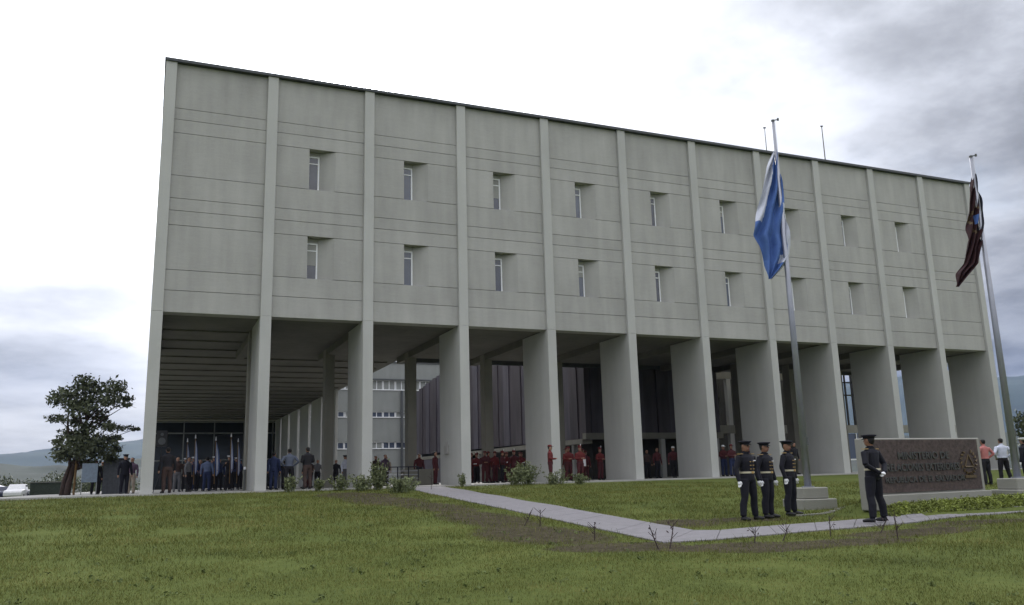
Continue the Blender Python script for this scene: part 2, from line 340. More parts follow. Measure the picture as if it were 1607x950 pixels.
for k in range(11):
    x0, x1 = FX[k]+HW+0.004, FX[k+1]-HW-0.004
    for j in range(10):
        z0, z1 = JZ[j], JZ[j+1]
        if j in (2, 6) and 1 <= k <= 9:
            panel(x0, FX[k]+WX0, z0, z1); 
            bm = BM(); prism(bm, [(FX[k]+WX1, PY0), (x1, PY0), (x1, PY1), (FX[k]+WXG, PY1), (FX[k]+WXG, PYW-0.08)], z0+GAP, z1-GAP)
            obj('concrete_panel', bm, 'panel', B)
            w = bpy.data.objects.new('window', None); COL.objects.link(w); w.parent = B; w.location = (FX[k]+WX0, PYW-0.07, z0+GAP); w.empty_display_size = 0.2
            place('frame', wfr, w); pn_ = place('pane', wgls[(k*5+j*3) % 4], w)
            if (k+j) % 3 == 0: place('blind', wbl[(k+j) % 2], w)
            bm = BM(); bx(bm, 0, WXG-WX0, -0.0, 0.07, wh, z1-z0-2*GAP); obj('lintel', bm, 'panel', w)
        else: panel(x0, x1, z0, z1)
bm = BM(); bx(bm, FX[0]-HW, FX[11]+HW, 0.86, YR, ZS+0.25, ZT); bx(bm, FX[0]-HW, 13.6, YR, 74, ZS+0.25, ZT)
obj('upper_wall', bm, 'panel', B)
bm = BM(); bx(bm, FX[0]-HW-0.05, FX[11]+HW+0.06, -0.07, YR+.1, ZT, ZT+0.13); bx(bm, FX[0]-HW-0.05, 13.7, YR+.1, 74.1, ZT, ZT+0.13)
obj('roof_cap', bm, 'cap', B)
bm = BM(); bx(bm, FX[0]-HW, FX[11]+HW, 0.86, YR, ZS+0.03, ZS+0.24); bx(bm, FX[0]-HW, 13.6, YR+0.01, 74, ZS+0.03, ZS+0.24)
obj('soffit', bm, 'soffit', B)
# rear columns, beams from the fins back to them
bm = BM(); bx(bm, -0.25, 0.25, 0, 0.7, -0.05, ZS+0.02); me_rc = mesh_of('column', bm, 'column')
bm = BM(); bx(bm, -0.25, 0.25, 0, 0.7, -0.05, ZS+0.02); me_rc0 = mesh_of('column', bm, 'fin')  # lighter concrete on the end column, daylight from outside put into its colour
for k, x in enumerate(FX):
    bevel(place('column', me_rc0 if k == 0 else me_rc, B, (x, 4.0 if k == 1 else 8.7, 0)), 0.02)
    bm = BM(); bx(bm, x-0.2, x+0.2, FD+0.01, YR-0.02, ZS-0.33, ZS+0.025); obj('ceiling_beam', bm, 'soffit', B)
bm = BM(); bx(bm, 13.7, FX[11]+HW, YR-0.01, YR+0.25, ZS-0.22, ZS+0.6); obj('edge_beam', bm, 'cap', B)
# long wing running away from the front, open colonnade on both sides
bm = BM(); bx(bm, -0.10, 0.10, -2.35, 2.35, -0.05, ZS+0.02); me_wc = mesh_of('wing_column', bm, 'fin')
bm = BM(); bx(bm, -0.12, 0.12, -0.4, 0.4, -0.05, ZS+0.02); me_wc2 = mesh_of('wing_column', bm, 'fin')
WY = [31.3, 37.4, 43.5, 49.6, 55.7, 61.3]
for y in WY:
    place('wing_column', me_wc, B, (13.30, y, 0))
    place('wing_column', me_wc2, B, (-0.12, y, 0))
for y in np.arange(4.5, 61, 2.9):
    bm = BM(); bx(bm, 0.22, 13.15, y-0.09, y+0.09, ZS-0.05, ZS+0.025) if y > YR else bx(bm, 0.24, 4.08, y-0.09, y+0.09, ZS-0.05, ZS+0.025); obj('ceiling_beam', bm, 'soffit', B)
bm = BM(); bx(bm, 0.1, 13.1, 62.15, 62.25, 0.03, ZS-0.1); E_ = obj('entrance_glazing', bm, 'dark_glass', B)
for i in range(5):
    x = 0.3 + i*3.13; bm = BM(); bx(bm, x-0.06, x+0.06, 62.02, 62.14, 0.02, ZS-0.1); obj('mullion', bm, 'far_wall', E_)
for z in (3.0, 5.9, ZS-0.28):
    bm = BM(); bx(bm, 0.1, 13.1, 61.98, 62.10, z, z+0.14); obj('transom', bm, 'far_wall', E_)
# small utility box on the fourth fin
bm = BM(); bx(bm, 13.11, 13.205, 1.75, 2.25, 1.45, 1.85); bx(bm, 13.15, 13.2, 1.95, 2.05, 1.85, 2.05)
bevel(obj('wall_box', bm, 'floor', B), 0.01)

# ------------------------------------------------------------------ auditorium in purple-brown metal panels
A = thing('auditorium', 'windowless auditorium clad in tall purple brown metal panels behind the fins', 'building', (25.8, 11.4, 0))
AX, AY = 25.8, 11.4
k = 0; y = 49.2
while y > AY+0.2:
    y1 = max(y-1.15, AY); f = (y-AY)/(49.2-AY); ztop = 9.5 + (1-f)*4.5 if f > 0.05 else 14.0
    pr_ = 0.0 if k % 2 == 0 else 0.07
    bm = BM(); bx(bm, 0-pr_, 0.4, y1+0.02-AY, y-0.02-AY, 2.9-0.3*(1-f), ztop)
    obj('cladding_panel', bm, 'clad' if k % 3 else 'clad2', A); y = y1; k += 1
x = 0.42; k = 0
while x < 10.2:
    pr_ = 0.0 if k % 2 == 0 else 0.06
    bm = BM(); bx(bm, x+0.02, x+0.98, -pr_, 0.35, 2.95, 7.9); obj('cladding_panel', bm, 'clad' if k % 3 else 'clad2', A); x += 1.0; k += 1
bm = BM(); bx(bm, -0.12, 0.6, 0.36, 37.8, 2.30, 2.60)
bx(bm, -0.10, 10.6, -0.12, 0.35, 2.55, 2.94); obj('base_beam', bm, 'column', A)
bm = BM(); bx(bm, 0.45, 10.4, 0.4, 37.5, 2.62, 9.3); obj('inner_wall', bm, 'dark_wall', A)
for (x, y) in ((0.3, 20), (0.3, 30), (5.75, 0.1), (10.1, 0.1), (1.2, 4.0)):
    bm = BM(); bx(bm, x-0.16, x+0.16, y-0.1, y+0.2, 0, 2.54); obj('column', bm, 'fin', A)
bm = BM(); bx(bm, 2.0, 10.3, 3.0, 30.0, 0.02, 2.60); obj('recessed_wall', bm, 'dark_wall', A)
bm = BM(); bx(bm, -0.1, 0.2, 25.0, 37.8, 0.02, 2.29); obj('lower_wall', bm, 'clad2', A)

# glazed gallery at the right, seen between the fins
G = thing('glazed_gallery', 'concrete framed gallery with open glazed bays behind the right hand fins', 'building', (36.4, 13.9, 0))
def gb(name, x0, x1, y0, y1, z0, z1, mt, par=G):
    bm = BM(); bx(bm, x0-36.4, x1-36.4, y0-13.9, y1-13.9, z0, z1); return obj(name, bm, mt, par)
gb('beam', 36.4, 62, 13.9, 14.3, 3.0, 3.6, 'column'); gb('beam', 36.4, 49.8, 13.9, 14.3, 7.0, 8.4, 'column')
gb('beam', 49.8, 62, 13.9, 14.3, 8.5, 9.0, 'column')
for x in (36.4, 39.0, 43.2, 49.4, 53.4, 57.2, 61.8): gb('post', x, x+0.35, 13.92, 14.25, 0.02, 8.2, 'fin')
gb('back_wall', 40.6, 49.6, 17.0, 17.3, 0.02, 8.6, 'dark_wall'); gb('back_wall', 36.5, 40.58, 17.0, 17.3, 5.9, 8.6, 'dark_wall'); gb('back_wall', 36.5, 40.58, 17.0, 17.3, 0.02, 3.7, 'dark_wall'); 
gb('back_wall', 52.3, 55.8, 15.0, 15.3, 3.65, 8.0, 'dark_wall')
W_ = gb('window', 50.1, 52.0, 14.0, 14.06, 1.0, 2.95, 'glass'); 
bm = BM(); 
for x in (50.1, 51.0, 51.9): bx(bm, x-36.4, x-36.32, 0.02, 0.08, 1.0, 2.95)
bx(bm, 13.7, 15.6, 0.02, 0.08, 0.9, 1.0); obj('frame', bm, 'frame', W_)
for x in (50.45, 51.15): gb('mullion', x, x+0.12, 14.0, 14.1, 3.6, 8.4, 'black')
for z in (5.9, 6.9): gb('transom', 49.9, 52.2, 14.0, 14.1, z, z+0.1, 'black')

# far office block with strip windows
F = thing('far_office_block', 'pale grey office block with three rows of strip windows beyond the courtyard', 'building', (14.5, 60, 0))
def fb(name, x0, x1, y0, y1, z0, z1, mt, par=F):
    bm = BM(); bx(bm, x0, x1, y0, y1, z0, z1); return obj(name, bm, mt, par)
FL = 34.0
for z0, z1 in ((0, 3.95), (4.75, 7.55), (8.25, 10.75), (12.1, 14.0)): fb('wall', 0, FL, 0, 12, z0, z1, 'far_wall')
fb('cornice', -0.1, FL+0.1, -0.25, 12, 11.95, 12.095, 'cap'); fb('parapet_cap', -0.1, FL+.1, -0.1, 12, 14.0, 14.2, 'cap')
for z in (3.96, 7.56, 10.76): fb('sill', 0, FL, -0.1, 0.25, z, z+0.10, 'frame')
for z0, z1 in ((4.06, 4.75), (7.66, 8.25), (10.86, 11.94)):
    h = z1-z0
    fr = BM(); W = 1.45
    for x in (0, 0.68, W-0.08): bx(fr, x, x+0.08, -0.02, 0.1, 0, h)
    bx(fr, 0, W, -0.01, 0.09, h-0.06, h); mf = mesh_of('frame', fr, 'frame')
    mg = {}
    for kk in ('glass', 'far_wall', 'dark_glass'):
        gl = BM(); bx(gl, 0.08, 0.68, 0.03, 0.05, 0, h-0.06); bx(gl, 0.76, W-0.08, 0.03, 0.05, 0, h-0.06); mg[kk] = mesh_of('pane', gl, kk)
    for i in range(int(FL/1.5)):
        w = bpy.data.objects.new('window', None); COL.objects.link(w); w.parent = F; w.location = (i*1.5+0.02, 0.12, z0); w.empty_display_size = 0.2
        place('frame', mf, w); place('pane', mg['far_wall' if z0 > 10 else random.choice(['glass', 'glass', 'far_wall', 'dark_glass'])], w)
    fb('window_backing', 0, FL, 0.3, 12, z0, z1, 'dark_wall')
fb('downpipe', 12.6, 12.85, -0.3, -0.05, 0, 10.7, 'cap')

# ------------------------------------------------------------------ people
def seg_d(P, a, b):
    a = np.array(a); b = np.array(b); ab = b-a; t = np.clip(((P-a)@ab)/max(1e-9, ab@ab), 0, 1)
    return np.linalg.norm(P-(a+t[:, None]*ab), axis=1)
def body_mesh(name, arms='down', legs='stand', voxel=0.02, sleeve=True, hat=False, head_yaw=0.0, fingers=True):
    """one continuous body: lofted torso, limbs, head, five-fingered hands, fused by a voxel remesh; facing -Y"""
    bm = BM(); segs = []
    def limb(pts, rad, lab, n=10): 
        tube(bm, pts, rad, n)
        for i in range(len(pts)-1): segs.append((pts[i], pts[i+1], 0.5*(rad[i]+rad[i+1]), lab))
    loft(bm, [(0, 0, .84, .10, .08), (0, 0, .88, .160, .115), (0, 0, .96, .165, .118), (0, 0, 1.06, .148, .108), (0, -.005, 1.18, .158, .115), (0, -.008, 1.30, .182, .120), (0, 0, 1.39, .196, .108), (0, .005, 1.445, .150, .085), (0, .008, 1.475, .075, .065)], 16)
    segs.append(((0, 0, 1.06), (0, 0, 1.40), .15, 'top')); segs.append(((-.12, 0, 1.40), (.12, 0, 1.40), .07, 'top')); segs.append(((0, 0, .86), (0, 0, .98), .14, 'bottom'))
    limb([(0, .01, 1.44), (0, .0, 1.56)], [.058, .052], 'skin')
    cy, sy = math.cos(head_yaw), math.sin(head_yaw)
    def hp(x, y, z): return (x*cy-y*sy, x*sy+y*cy, z)
    loft(bm, [(*hp(0, -.012, 1.515), .030, .035), (*hp(0, -.012, 1.54), .052, .065), (*hp(0, -.005, 1.58), .066, .083), (*hp(0, 0, 1.63), .073, .093), (*hp(0, .003, 1.68), .074, .094), (*hp(0, .004, 1.715), .060, .078), (*hp(0, .005, 1.74), .030, .040)], 14)
    segs.append((hp(0, -.02, 1.54), hp(0, -.025, 1.65), .06, 'skin'))
    segs.append((hp(0, .025, 1.66), hp(0, .03, 1.70), .072, 'hair')); segs.append((hp(0, .05, 1.60), hp(0, .05, 1.66), .045, 'hair'))
    limb([hp(0, -.085, 1.66), hp(0, -.108, 1.612)], [.010, .015], 'skin', 6)          # nose
    limb([hp(-.028, -.088, 1.572), hp(.028, -.088, 1.572)], [.008, .008], 'lip', 6)   # mouth
    for s in (-1, 1):
        limb([hp(s*.072, .0, 1.655), hp(s*.080, .006, 1.605)], [.014, .011], 'skin', 6)   # ears
        segs.append((hp(s*.030, -.088, 1.647), hp(s*.032, -.086, 1.647), .012, 'eye'))
    for s in (-1, 1):
        if legs == 'stand': hip, kn, an, toe = (s*.088, 0, .90), (s*.100, -.01, .50), (s*.108, .02, .09), (s*.135, -.16, .035)
        elif legs == 'wide': hip, kn, an, toe = (s*.092, 0, .90), (s*.135, -.01, .50), (s*.175, .02, .09), (s*.215, -.15, .035)
        else: hip, kn, an, toe = (s*.085, 0, .90), (s*.085, -.06*s-.02, .50), (s*.085, .10*s, .09+(.02 if s > 0 else 0)), (s*.095, .10*s-.17, .035)
        mid = tuple(.5*(a+b) for a, b in zip(kn, an)); mid = (mid[0], mid[1]+.015, mid[2]+.06)
        limb([hip, tuple(.5*(a+b) for a, b in zip(hip, kn)), kn, mid, (an[0], an[1], an[2]+.02)], [.095, .086, .066, .068, .060], 'bottom', 12)
        limb([(an[0], an[1]+.03, .055), (an[0]*.6+toe[0]*.4, an[1]*.5+toe[1]*.5, .05), toe], [.050, .046, .030], 'shoe', 8)
        sh = (s*.185, .0, 1.405)
        if arms == 'down': el, wr, hd = (s*.245, .02, 1.13), (s*.262, -.03, .88), (0, -.12, -1)
        elif arms == 'guard': el, wr, hd = (s*.285, .03, 1.14), (s*.285, -.03, .885), (0, -.12, -1)
        elif arms == 'behind': el, wr, hd = (s*.295, .06, 1.15), (s*.085, .165, .985), (-s*.9, .1, -.35)
        elif arms == 'front': el, wr, hd = (s*.25, .0, 1.13), (s*.10, -.22, 1.13), (-s*.8, -.4, .1)
        elif arms == 'raise': el, wr, hd = ((s*.25, -.10, 1.18), (s*.16, -.30, 1.33), (-s*.3, -.5, .6)) if s < 0 else ((s*.24, .02, 1.13), (s*.15, -.22, 1.02), (-s*.4, -.8, .1))
        elif arms == 'hips': el, wr, hd = (s*.33, .08, 1.17), (s*.19, -.06, 1.01), (-s*.4, -.6, -.5)
        limb([sh, tuple(.5*(a+b) for a, b in zip(sh, el)), el], [.066, .056, .050], 'top', 10)
        limb([el, wr], [.049, .040], 'top' if sleeve else 'skin', 10)
        h = Vector(hd).normalized(); w = Vector(wr)
        side = h.cross(Vector((s, 0, 0)) if abs(h.x) < .7 else Vector((0, 0, 1))).normalized()
        if arms in ('down', 'guard'): side = Vector((0, -1, 0))
        nrm = h.cross(side).normalized()
        limb([tuple(w), tuple(w+h*.09)], [.030, .036], 'hand', 8)
        if fingers:
            for q, (off, ln) in enumerate(((-.030, .070), (-.010, .082), (.011, .077), (.030, .060))):
                p0 = w+h*.085+side*off; p1 = p0+h*ln*.5+nrm*(-s)*.006; p2 = p1+h*ln*.38+nrm*(-s)*.020
                limb([tuple(p0), tuple(p1), tuple(p2)], [.0105, .010, .009], 'hand', 6)
            p0 = w+h*.03+side*.032; limb([tuple(p0), tuple(p0+side*.022+h*.030), tuple(p0+side*.024+h*.060)], [.013, .012, .010], 'hand', 6)
    bmesh.ops.recalc_face_normals(bm, faces=bm.faces)
    me0 = bpy.data.meshes.new('tmp'); bm.to_mesh(me0); bm.free()
    o = bpy.data.objects.new('tmp', me0); COL.objects.link(o)
    md = o.modifiers.new('r', 'REMESH'); md.mode = 'VOXEL'; md.voxel_size = voxel
    sm = o.modifiers.new('s', 'SMOOTH'); sm.factor = 0.5; sm.iterations = 2 if voxel > .012 else 3
    dg = bpy.context.evaluated_depsgraph_get(); me = bpy.data.meshes.new_from_object(o.evaluated_get(dg)); me.name = name
    bpy.data.objects.remove(o)
    me.materials.clear()
    for _ in range(8): me.materials.append(None)
    nf = len(me.polygons); C = np.empty(nf*3); me.polygons.foreach_get('center', C); C = C.reshape(-1, 3)
    D = np.stack([seg_d(C, a, b)-r for a, b, r, l in segs], 1); labs = [l for *_, l in segs]; best = D.argmin(1)
    order = ['skin', 'hair', 'top', 'bottom', 'shoe', 'hand', 'eye', 'lip']
    ids = np.array([order.index(labs[i]) for i in best])
    ids[(C[:, 2] > 1.60) & (ids == 1) & (C[:, 1]*cy - C[:, 0]*sy < -0.055) & (C[:, 2] < 1.69)] = 0
    ids[(ids == 2) & (C[:, 2] < 0.99) & (np.abs(C[:, 0]) < .17) & (np.abs(C[:, 1]) < .14)] = 3
    me.polygons.foreach_set('material_index', ids.astype(np.int32)); me.polygons.foreach_set('use_smooth', [True]*nf)
    return me
CM = {}
def cm(name, col, rough=0.85, var=0.15):
    if name not in CM: CM[name] = mat(name, col, rough, var, 9.0)
    return CM[name]
SKIN = cm('skin_brown', (0.24, 0.13, 0.085), 0.6); SKIN2 = cm('skin_tan', (0.33, 0.19, 0.13), 0.6); HAIR = cm('hair_black', (0.012, 0.010, 0.009), 0.6)
SHOE = cm('shoe_black', (0.012, 0.012, 0.013), 0.4); EYE = cm('eye_dark', (0.03, 0.02, 0.02), 0.3); LIP = cm('lip_red', (0.22, 0.08, 0.07), 0.6)
NAVY = cm('uniform_navy', (0.010, 0.010, 0.016), 0.85, 0.3); BLACKC = cm('cloth_black', (0.016, 0.015, 0.018)); REDC = cm('tunic_red', (0.125, 0.022, 0.022)); REDD = cm('tunic_maroon', (0.075, 0.020, 0.023))
GREYB = cm('shirt_blue_grey', (0.10, 0.115, 0.155)); WHITEC = cm('shirt_white', (0.55, 0.58, 0.68)); PINK = cm('shirt_pink', (0.42, 0.16, 0.15)); GLOVE = cm('glove_white', (0.78, 0.78, 0.80))
DKBLUE = cm('cloth_dark_blue', (0.025, 0.035, 0.085)); BROWNC = cm('cloth_dark_brown', (0.055, 0.035, 0.03)); GREYC = cm('cloth_grey', (0.13, 0.13, 0.14)); OLIVE = cm('trousers_olive', (0.05, 0.05, 0.035)); PLUM = cm('cloth_plum', (0.085, 0.055, 0.085))
LIGHTB = cm('cloth_light_blue', (0.10, 0.13, 0.22)); BEIGE = cm('cloth_beige', (0.30, 0.25, 0.20))
PROTO = {}
def dressed(key, top, bottom, skin=SKIN, hand=None, hair=HAIR, shoe=SHOE, **kw):
    if key not in PROTO: PROTO[key] = body_mesh('person_body', **kw)
    me = PROTO[key].copy()
    for i, q in enumerate((skin, hair, top, bottom, shoe, hand or skin, EYE, LIP)): me.materials[i] = q
    return me
def cap_mesh(mats, style='peaked'):
    bm = BM()
    if style == 'peaked':
        loft(bm, [(0, .0, 1.682, .079, .099), (0, .0, 1.712, .083, .102), (0, -.005, 1.735, .118, .138), (0, .0, 1.752, .112, .130), (0, .0, 1.762, .06, .07)], 18)
        lo = len(bm.faces); pts = []
        for i in range(9):
            a = R_(200+i*17.5); pts.append((.078*math.cos(a), .098*math.sin(a)))
        outer = [(p[0]*1.10, p[1]*1.0-.045*max(0, -p[1]/.098)) for p in pts]
        t = [bm.verts.new((*p, 1.688)) for p in pts]; u = [bm.verts.new((*p, 1.672)) for p in outer]; t2 = [bm.verts.new((*p, 1.680)) for p in pts]; u2 = [bm.verts.new((*p, 1.664)) for p in outer]
        for i in range(8):
            for q in ((t[i], t[i+1], u[i+1], u[i]), (t2[i], u2[i], u2[i+1], t2[i+1]), (u[i], u[i+1], u2[i+1], u2[i])): bm.faces.new(q).material_index = 1
    elif style == 'shako':
        loft(bm, [(0, 0, 1.675, .080, .098), (0, 0, 1.69, .082, .100), (0, 0, 1.80, .078, .090), (0, 0, 1.81, .070, .08)], 14); tube(bm, [(0, -.085, 1.76), (0, -.09, 1.87)], [.012, .022], 6, 1)
    else:
        loft(bm, [(0, 0, 1.685, .079, .099), (0, 0, 1.72, .080, .098), (0, .0, 1.765, .060, .075), (0, 0, 1.775, .03, .04)], 14)
        for s in (0,): prism(bm, [(-.06, -.165), (.06, -.165), (.075, -.07), (-.075, -.07)], 1.685, 1.695, 1)
    return mesh_of('cap', bm, mats, True)
CAPS = {'peaked': cap_mesh([NAVY, M['black']]), 'white': cap_mesh([GLOVE, M['black']]), 'shako': cap_mesh([REDC, GLOVE], 'shako'), 'red': cap_mesh([REDC, REDD], 'soft'), 'wsoft': cap_mesh([GLOVE, GLOVE], 'soft')}
FACING = math.atan2(CAM.x, -CAM.y)
def person(label, mesh, x, y, z=0.0, h=1.70, rz=0.0, cap=None, group=None):
    o = place('person', mesh, None, (x, y, z), (0, 0, rz)); o.scale = (h/1.75*1.15, h/1.75*1.10, h/1.75)
    tag(o, label, 'person', group)
    if cap: place('cap', CAPS[cap], o)
    return o
def look(x, y, extra=0.0): return math.atan2(x-CAM.x, -(y-CAM.y)) * 1.0 + extra + 0.0

# four guards in navy dress uniform, on the lawn by the flagpole
def oval_ring(bm, z0, z1, rx, ry, cy=0, n=20, mi=0):
    a = [[bm.verts.new(((rx+e)*math.cos(2*math.pi*k/n), cy+(ry+e)*math.sin(2*math.pi*k/n), z)) for k in range(n)] for z, e in ((z0, 0), (z0, .008), (z1, .008), (z1, 0))]
    for r0, r1 in zip(a, a[1:]+a[:1]):
        for k in range(n): bm.faces.new((r0[k], r0[(k+1) % n], r1[(k+1) % n], r1[k])).material_index = mi
CREAM = cm('belt_cream', (0.50, 0.46, 0.34)); GOLDC = cm('gold_braid', (0.45, 0.30, 0.12), 0.4)
bm = BM(); oval_ring(bm, 1.035, 1.075, .158, .116); me_belt = mesh_of('belt', bm, CREAM)
bm = BM(); bx(bm, -.028, .028, -.142, -.130, 1.030, 1.080); me_buckle = mesh_of('belt_buckle', bm, GOLDC)
bm = BM(); bx(bm, -.009, .009, -.140, -.118, -.009, .009); me_but = mesh_of('button', bm, GOLDC)
bm = BM(); bx(bm, .055, .115, -.133, -.118, 1.305, 1.322); me_badge = mesh_of('badge', bm, GLOVE)
bm = BM()
for s in (-1, 1): bx(bm, s*.165-.045, s*.165+.045, -.04, .04, 1.462, 1.475)
me_ep = mesh_of('epaulettes', bm, GOLDC)
bm = BM(); oval_ring(bm, 1.478, 1.508, .068, .066); me_col = mesh_of('collar', bm, NAVY)
def guard(label, x, y, z, h, rz, key, front=True, **kw):
    o = person(label, dressed(key, NAVY, NAVY, SKIN, GLOVE, voxel=.0095, **kw), x, y, z, h, rz, 'peaked')
    o.scale = (h/1.75*1.27, h/1.75*1.16, h/1.75)
    for n, m_ in (('belt', me_belt), ('epaulettes', me_ep), ('collar', me_col)): place(n, m_, o)
    if front:
        for n, m_ in (('belt_buckle', me_buckle), ('badge', me_badge)): place(n, m_, o)
        for z in (1.13, 1.21, 1.29):
            for s in (-.04, .04): place('button', me_but, o, (s, 0, z))
    return o
GZf = lambda x, y: float(ground_z(x, y))
guard('guard in navy dress uniform and gloves, leftmost of the three by the flagpole', 12.58, -21.12, GZf(12.58, -21.12), 1.77, R_(16), 'g1', arms='guard', legs='wide')  # row of three
guard('guard in navy uniform standing in the middle of the three by the flagpole', 13.42, -20.75, GZf(13.42, -20.75), 1.75, R_(24), 'g2', arms='guard', legs='stand', head_yaw=.25)
guard('guard in navy uniform nearest the flagpole base, rightmost of the group of three', 14.38, -20.42, GZf(14.38, -20.42), 1.78, R_(30), 'g3', arms='guard', legs='wide', head_yaw=-.2)
guard('lone guard in navy uniform on the path, white gloved hands clasped behind his back', 14.22, -23.22, GZf(14.22, -23.22)+.045, 1.82, R_(196), 'g4', front=False, arms='behind', legs='wide')

def crowd(lst):
    for (label, x, y, h, rz, top, bot, arms, legs, cap, kw) in lst:
        key = (arms, legs); person(label, dressed(key, top, bot, kw.get('skin', SKIN2), kw.get('hand'), voxel=.021, arms=arms, legs=legs), x, y, kw.get('z', 0.0), h, rz, cap, kw.get('g'))
g0 = 'guests and standard bearers under the left end of the building'
crowd([
 ('tall person in a long dark coat just inside the leftmost pillar', 0.72, 0.75, 1.86, R_(-160), BLACKC, BROWNC, 'down', 'stand', None, dict(g=g0)),
 ('person in brown jacket behind the dark coated person at the left pillar', 1.34, 8.3, 1.70, R_(10), BROWNC, GREYC, 'down', 'stand', None, dict(g=g0)),
 ('standard bearer with white cap, furthest left of the row under the first bay', 1.84, 11.3, 1.72, R_(5), BLACKC, BLACKC, 'raise', 'stand', 'white', dict(g=g0)),
 ('white capped standard bearer, second of the row under the first bay', 2.15, 9.6, 1.72, R_(5), DKBLUE, BLACKC, 'raise', 'stand', 'white', dict(g=g0)),
 ('person in plum jacket between the second and third standard bearers', 2.62, 12.3, 1.66, R_(-15), PLUM, BLACKC, 'down', 'stand', None, dict(g=g0)),
 ('person in light blue shirt at the centre front of the first bay', 2.66, 7.3, 1.66, R_(170), LIGHTB, DKBLUE, 'down', 'stand', None, dict(g=g0)),
 ('white capped standard bearer holding the tallest blue flag in the first bay', 3.16, 9.9, 1.74, R_(0), DKBLUE, BLACKC, 'raise', 'stand', 'white', dict(g=g0)),
 ('person in dark blue jacket right of the tallest flag under the first bay', 3.55, 11.8, 1.68, R_(12), DKBLUE, BLACKC, 'down', 'stand', None, dict(g=g0)),
 ('white capped standard bearer, fourth of the row under the first bay', 3.78, 8.4, 1.72, R_(-8), BLACKC, BLACKC, 'raise', 'stand', 'white', dict(g=g0)),
 ('white capped standard bearer beside the inner column of the first bay', 4.42, 11.6, 1.72, R_(0), DKBLUE, BLACKC, 'raise', 'stand', 'white', dict(g=g0)),
 ('person in dark suit beside the second pillar, deep in the shade', 5.1, 16.9, 1.70, R_(20), BLACKC, BLACKC, 'down', 'stand', None, dict(g=g0)),
 ('person in dark blue standing right against the second pillar', 5.02, 1.3, 1.64, R_(150), DKBLUE, DKBLUE, 'down', 'stand', None, dict(g=g0)),
 ('person in navy jacket behind the people beside the second pillar', 7.3, 17.0, 1.70, R_(-20), DKBLUE, GREYC, 'down', 'stand', None, dict(g=g0)),
 ('person in black seen far back between the second and third pillars', 7.6, 16.0, 1.66, R_(160), BLACKC, BLACKC, 'down', 'stand', None, dict(g=g0)),
 ('broad man in a blue grey shirt between the second and third pillars', 5.62, 0.9, 1.76, R_(185), GREYB, BLACKC, 'hips', 'wide', None, dict(g=g0)),
 ('man in a black suit beside the man in the blue grey shirt', 6.35, 0.6, 1.80, R_(200), BLACKC, BROWNC, 'front', 'stand', None, dict(g=g0)),
 ('person in dark clothes holding white papers right of the black suited man', 9.1, 15.9, 1.68, R_(30), BROWNC, BLACKC, 'front', 'stand', None, dict(g=g0)),
 ('person in grey far back left of the third pillar', 9.75, 17.0, 1.70, R_(0), GREYC, BLACKC, 'down', 'stand', None, dict(g=g0)),
 ('person in black just left of the third pillar', 11.1, 18.0, 1.70, R_(-30), BLACKC, BLACKC, 'down', 'walk', None, dict(g=g0)),
 ('person in a pale blue shirt and dark cap close beside the third pillar', 10.05, 10.3, 1.72, R_(40), WHITEC, GREYC, 'down', 'stand', 'peaked', dict(g=g0)),
])
g1_ = 'guests between the third and fourth pillars'
crowd([
 ('person in a spotted brown top right beside the third pillar', 11.75, 10.2, 1.68, R_(0), BROWNC, BLACKC, 'down', 'stand', None, dict(g=g1_)),
 ('person in plum clothes, second right of the third pillar', 11.72, 8.0, 1.68, R_(30), PLUM, BROWNC, 'down', 'stand', None, dict(g=g1_)),
 ('person in a beige jacket near the blue railing', 12.7, 11.6, 1.68, R_(-20), BEIGE, GREYC, 'down', 'walk', None, dict(g=g1_)),
 ('person in a dark red tunic in front of the rear column by the railing', 13.55, 7.8, 1.68, R_(10), REDD, BLACKC, 'down', 'stand', None, dict(g=g1_)),
 ('person in red jacket leaning towards the fourth pillar', 14.9, 12.2, 1.66, R_(-30), REDD, BLACKC, 'front', 'walk', None, dict(g=g1_)),
 ('person in maroon clothes nearest the left side of the fourth pillar', 13.95, 6.2, 1.72, R_(50), REDD, REDD, 'down', 'stand', None, dict(g=g1_)),
])
g2_ = 'red tunic bandsmen lined up under the building'
band = [('bandsman in red tunic with pink sash, first right of the fourth pillar', 17.45, 9.3, 'shako', 'front'), ('bandsman in red tunic, second right of the fourth pillar', 16.95, 6.7, 'red', 'front'), ('bandsman in red tunic in front of the rear column between the fourth and fifth pillars', 18.15, 8.2, 'red', 'down'),
 ('bandsman in dark red tunic just right of that rear column', 17.9, 6.5, 'shako', 'front'), ('bandsman in red tunic midway between the fourth and fifth pillars', 19.3, 9.2, 'red', 'front'), ('bandsman in maroon tunic third from the fifth pillar', 18.9, 7.2, 'shako', 'down'), ('bandsman in red tunic nearest the left side of the fifth pillar', 19.8, 8.4, 'red', 'front')]
for i, (lb, x, y, c, a) in enumerate(band):
    crowd([(lb, x, y, 1.68+.03*(i % 3), R_(-40+31*(i % 4)), REDC if i % 2 == 0 else REDD, REDD if i % 3 else BLACKC, a, 'stand', c, dict(g=g2_, hand=GLOVE if i % 3 == 0 else None))])
crowd([('bandsman in full red uniform standing alone in front of the fifth pillar', 17.35, -0.75, 1.78, R_(60), REDC, REDD, 'front', 'stand', 'red', dict(g=g2_, z=-.08))])
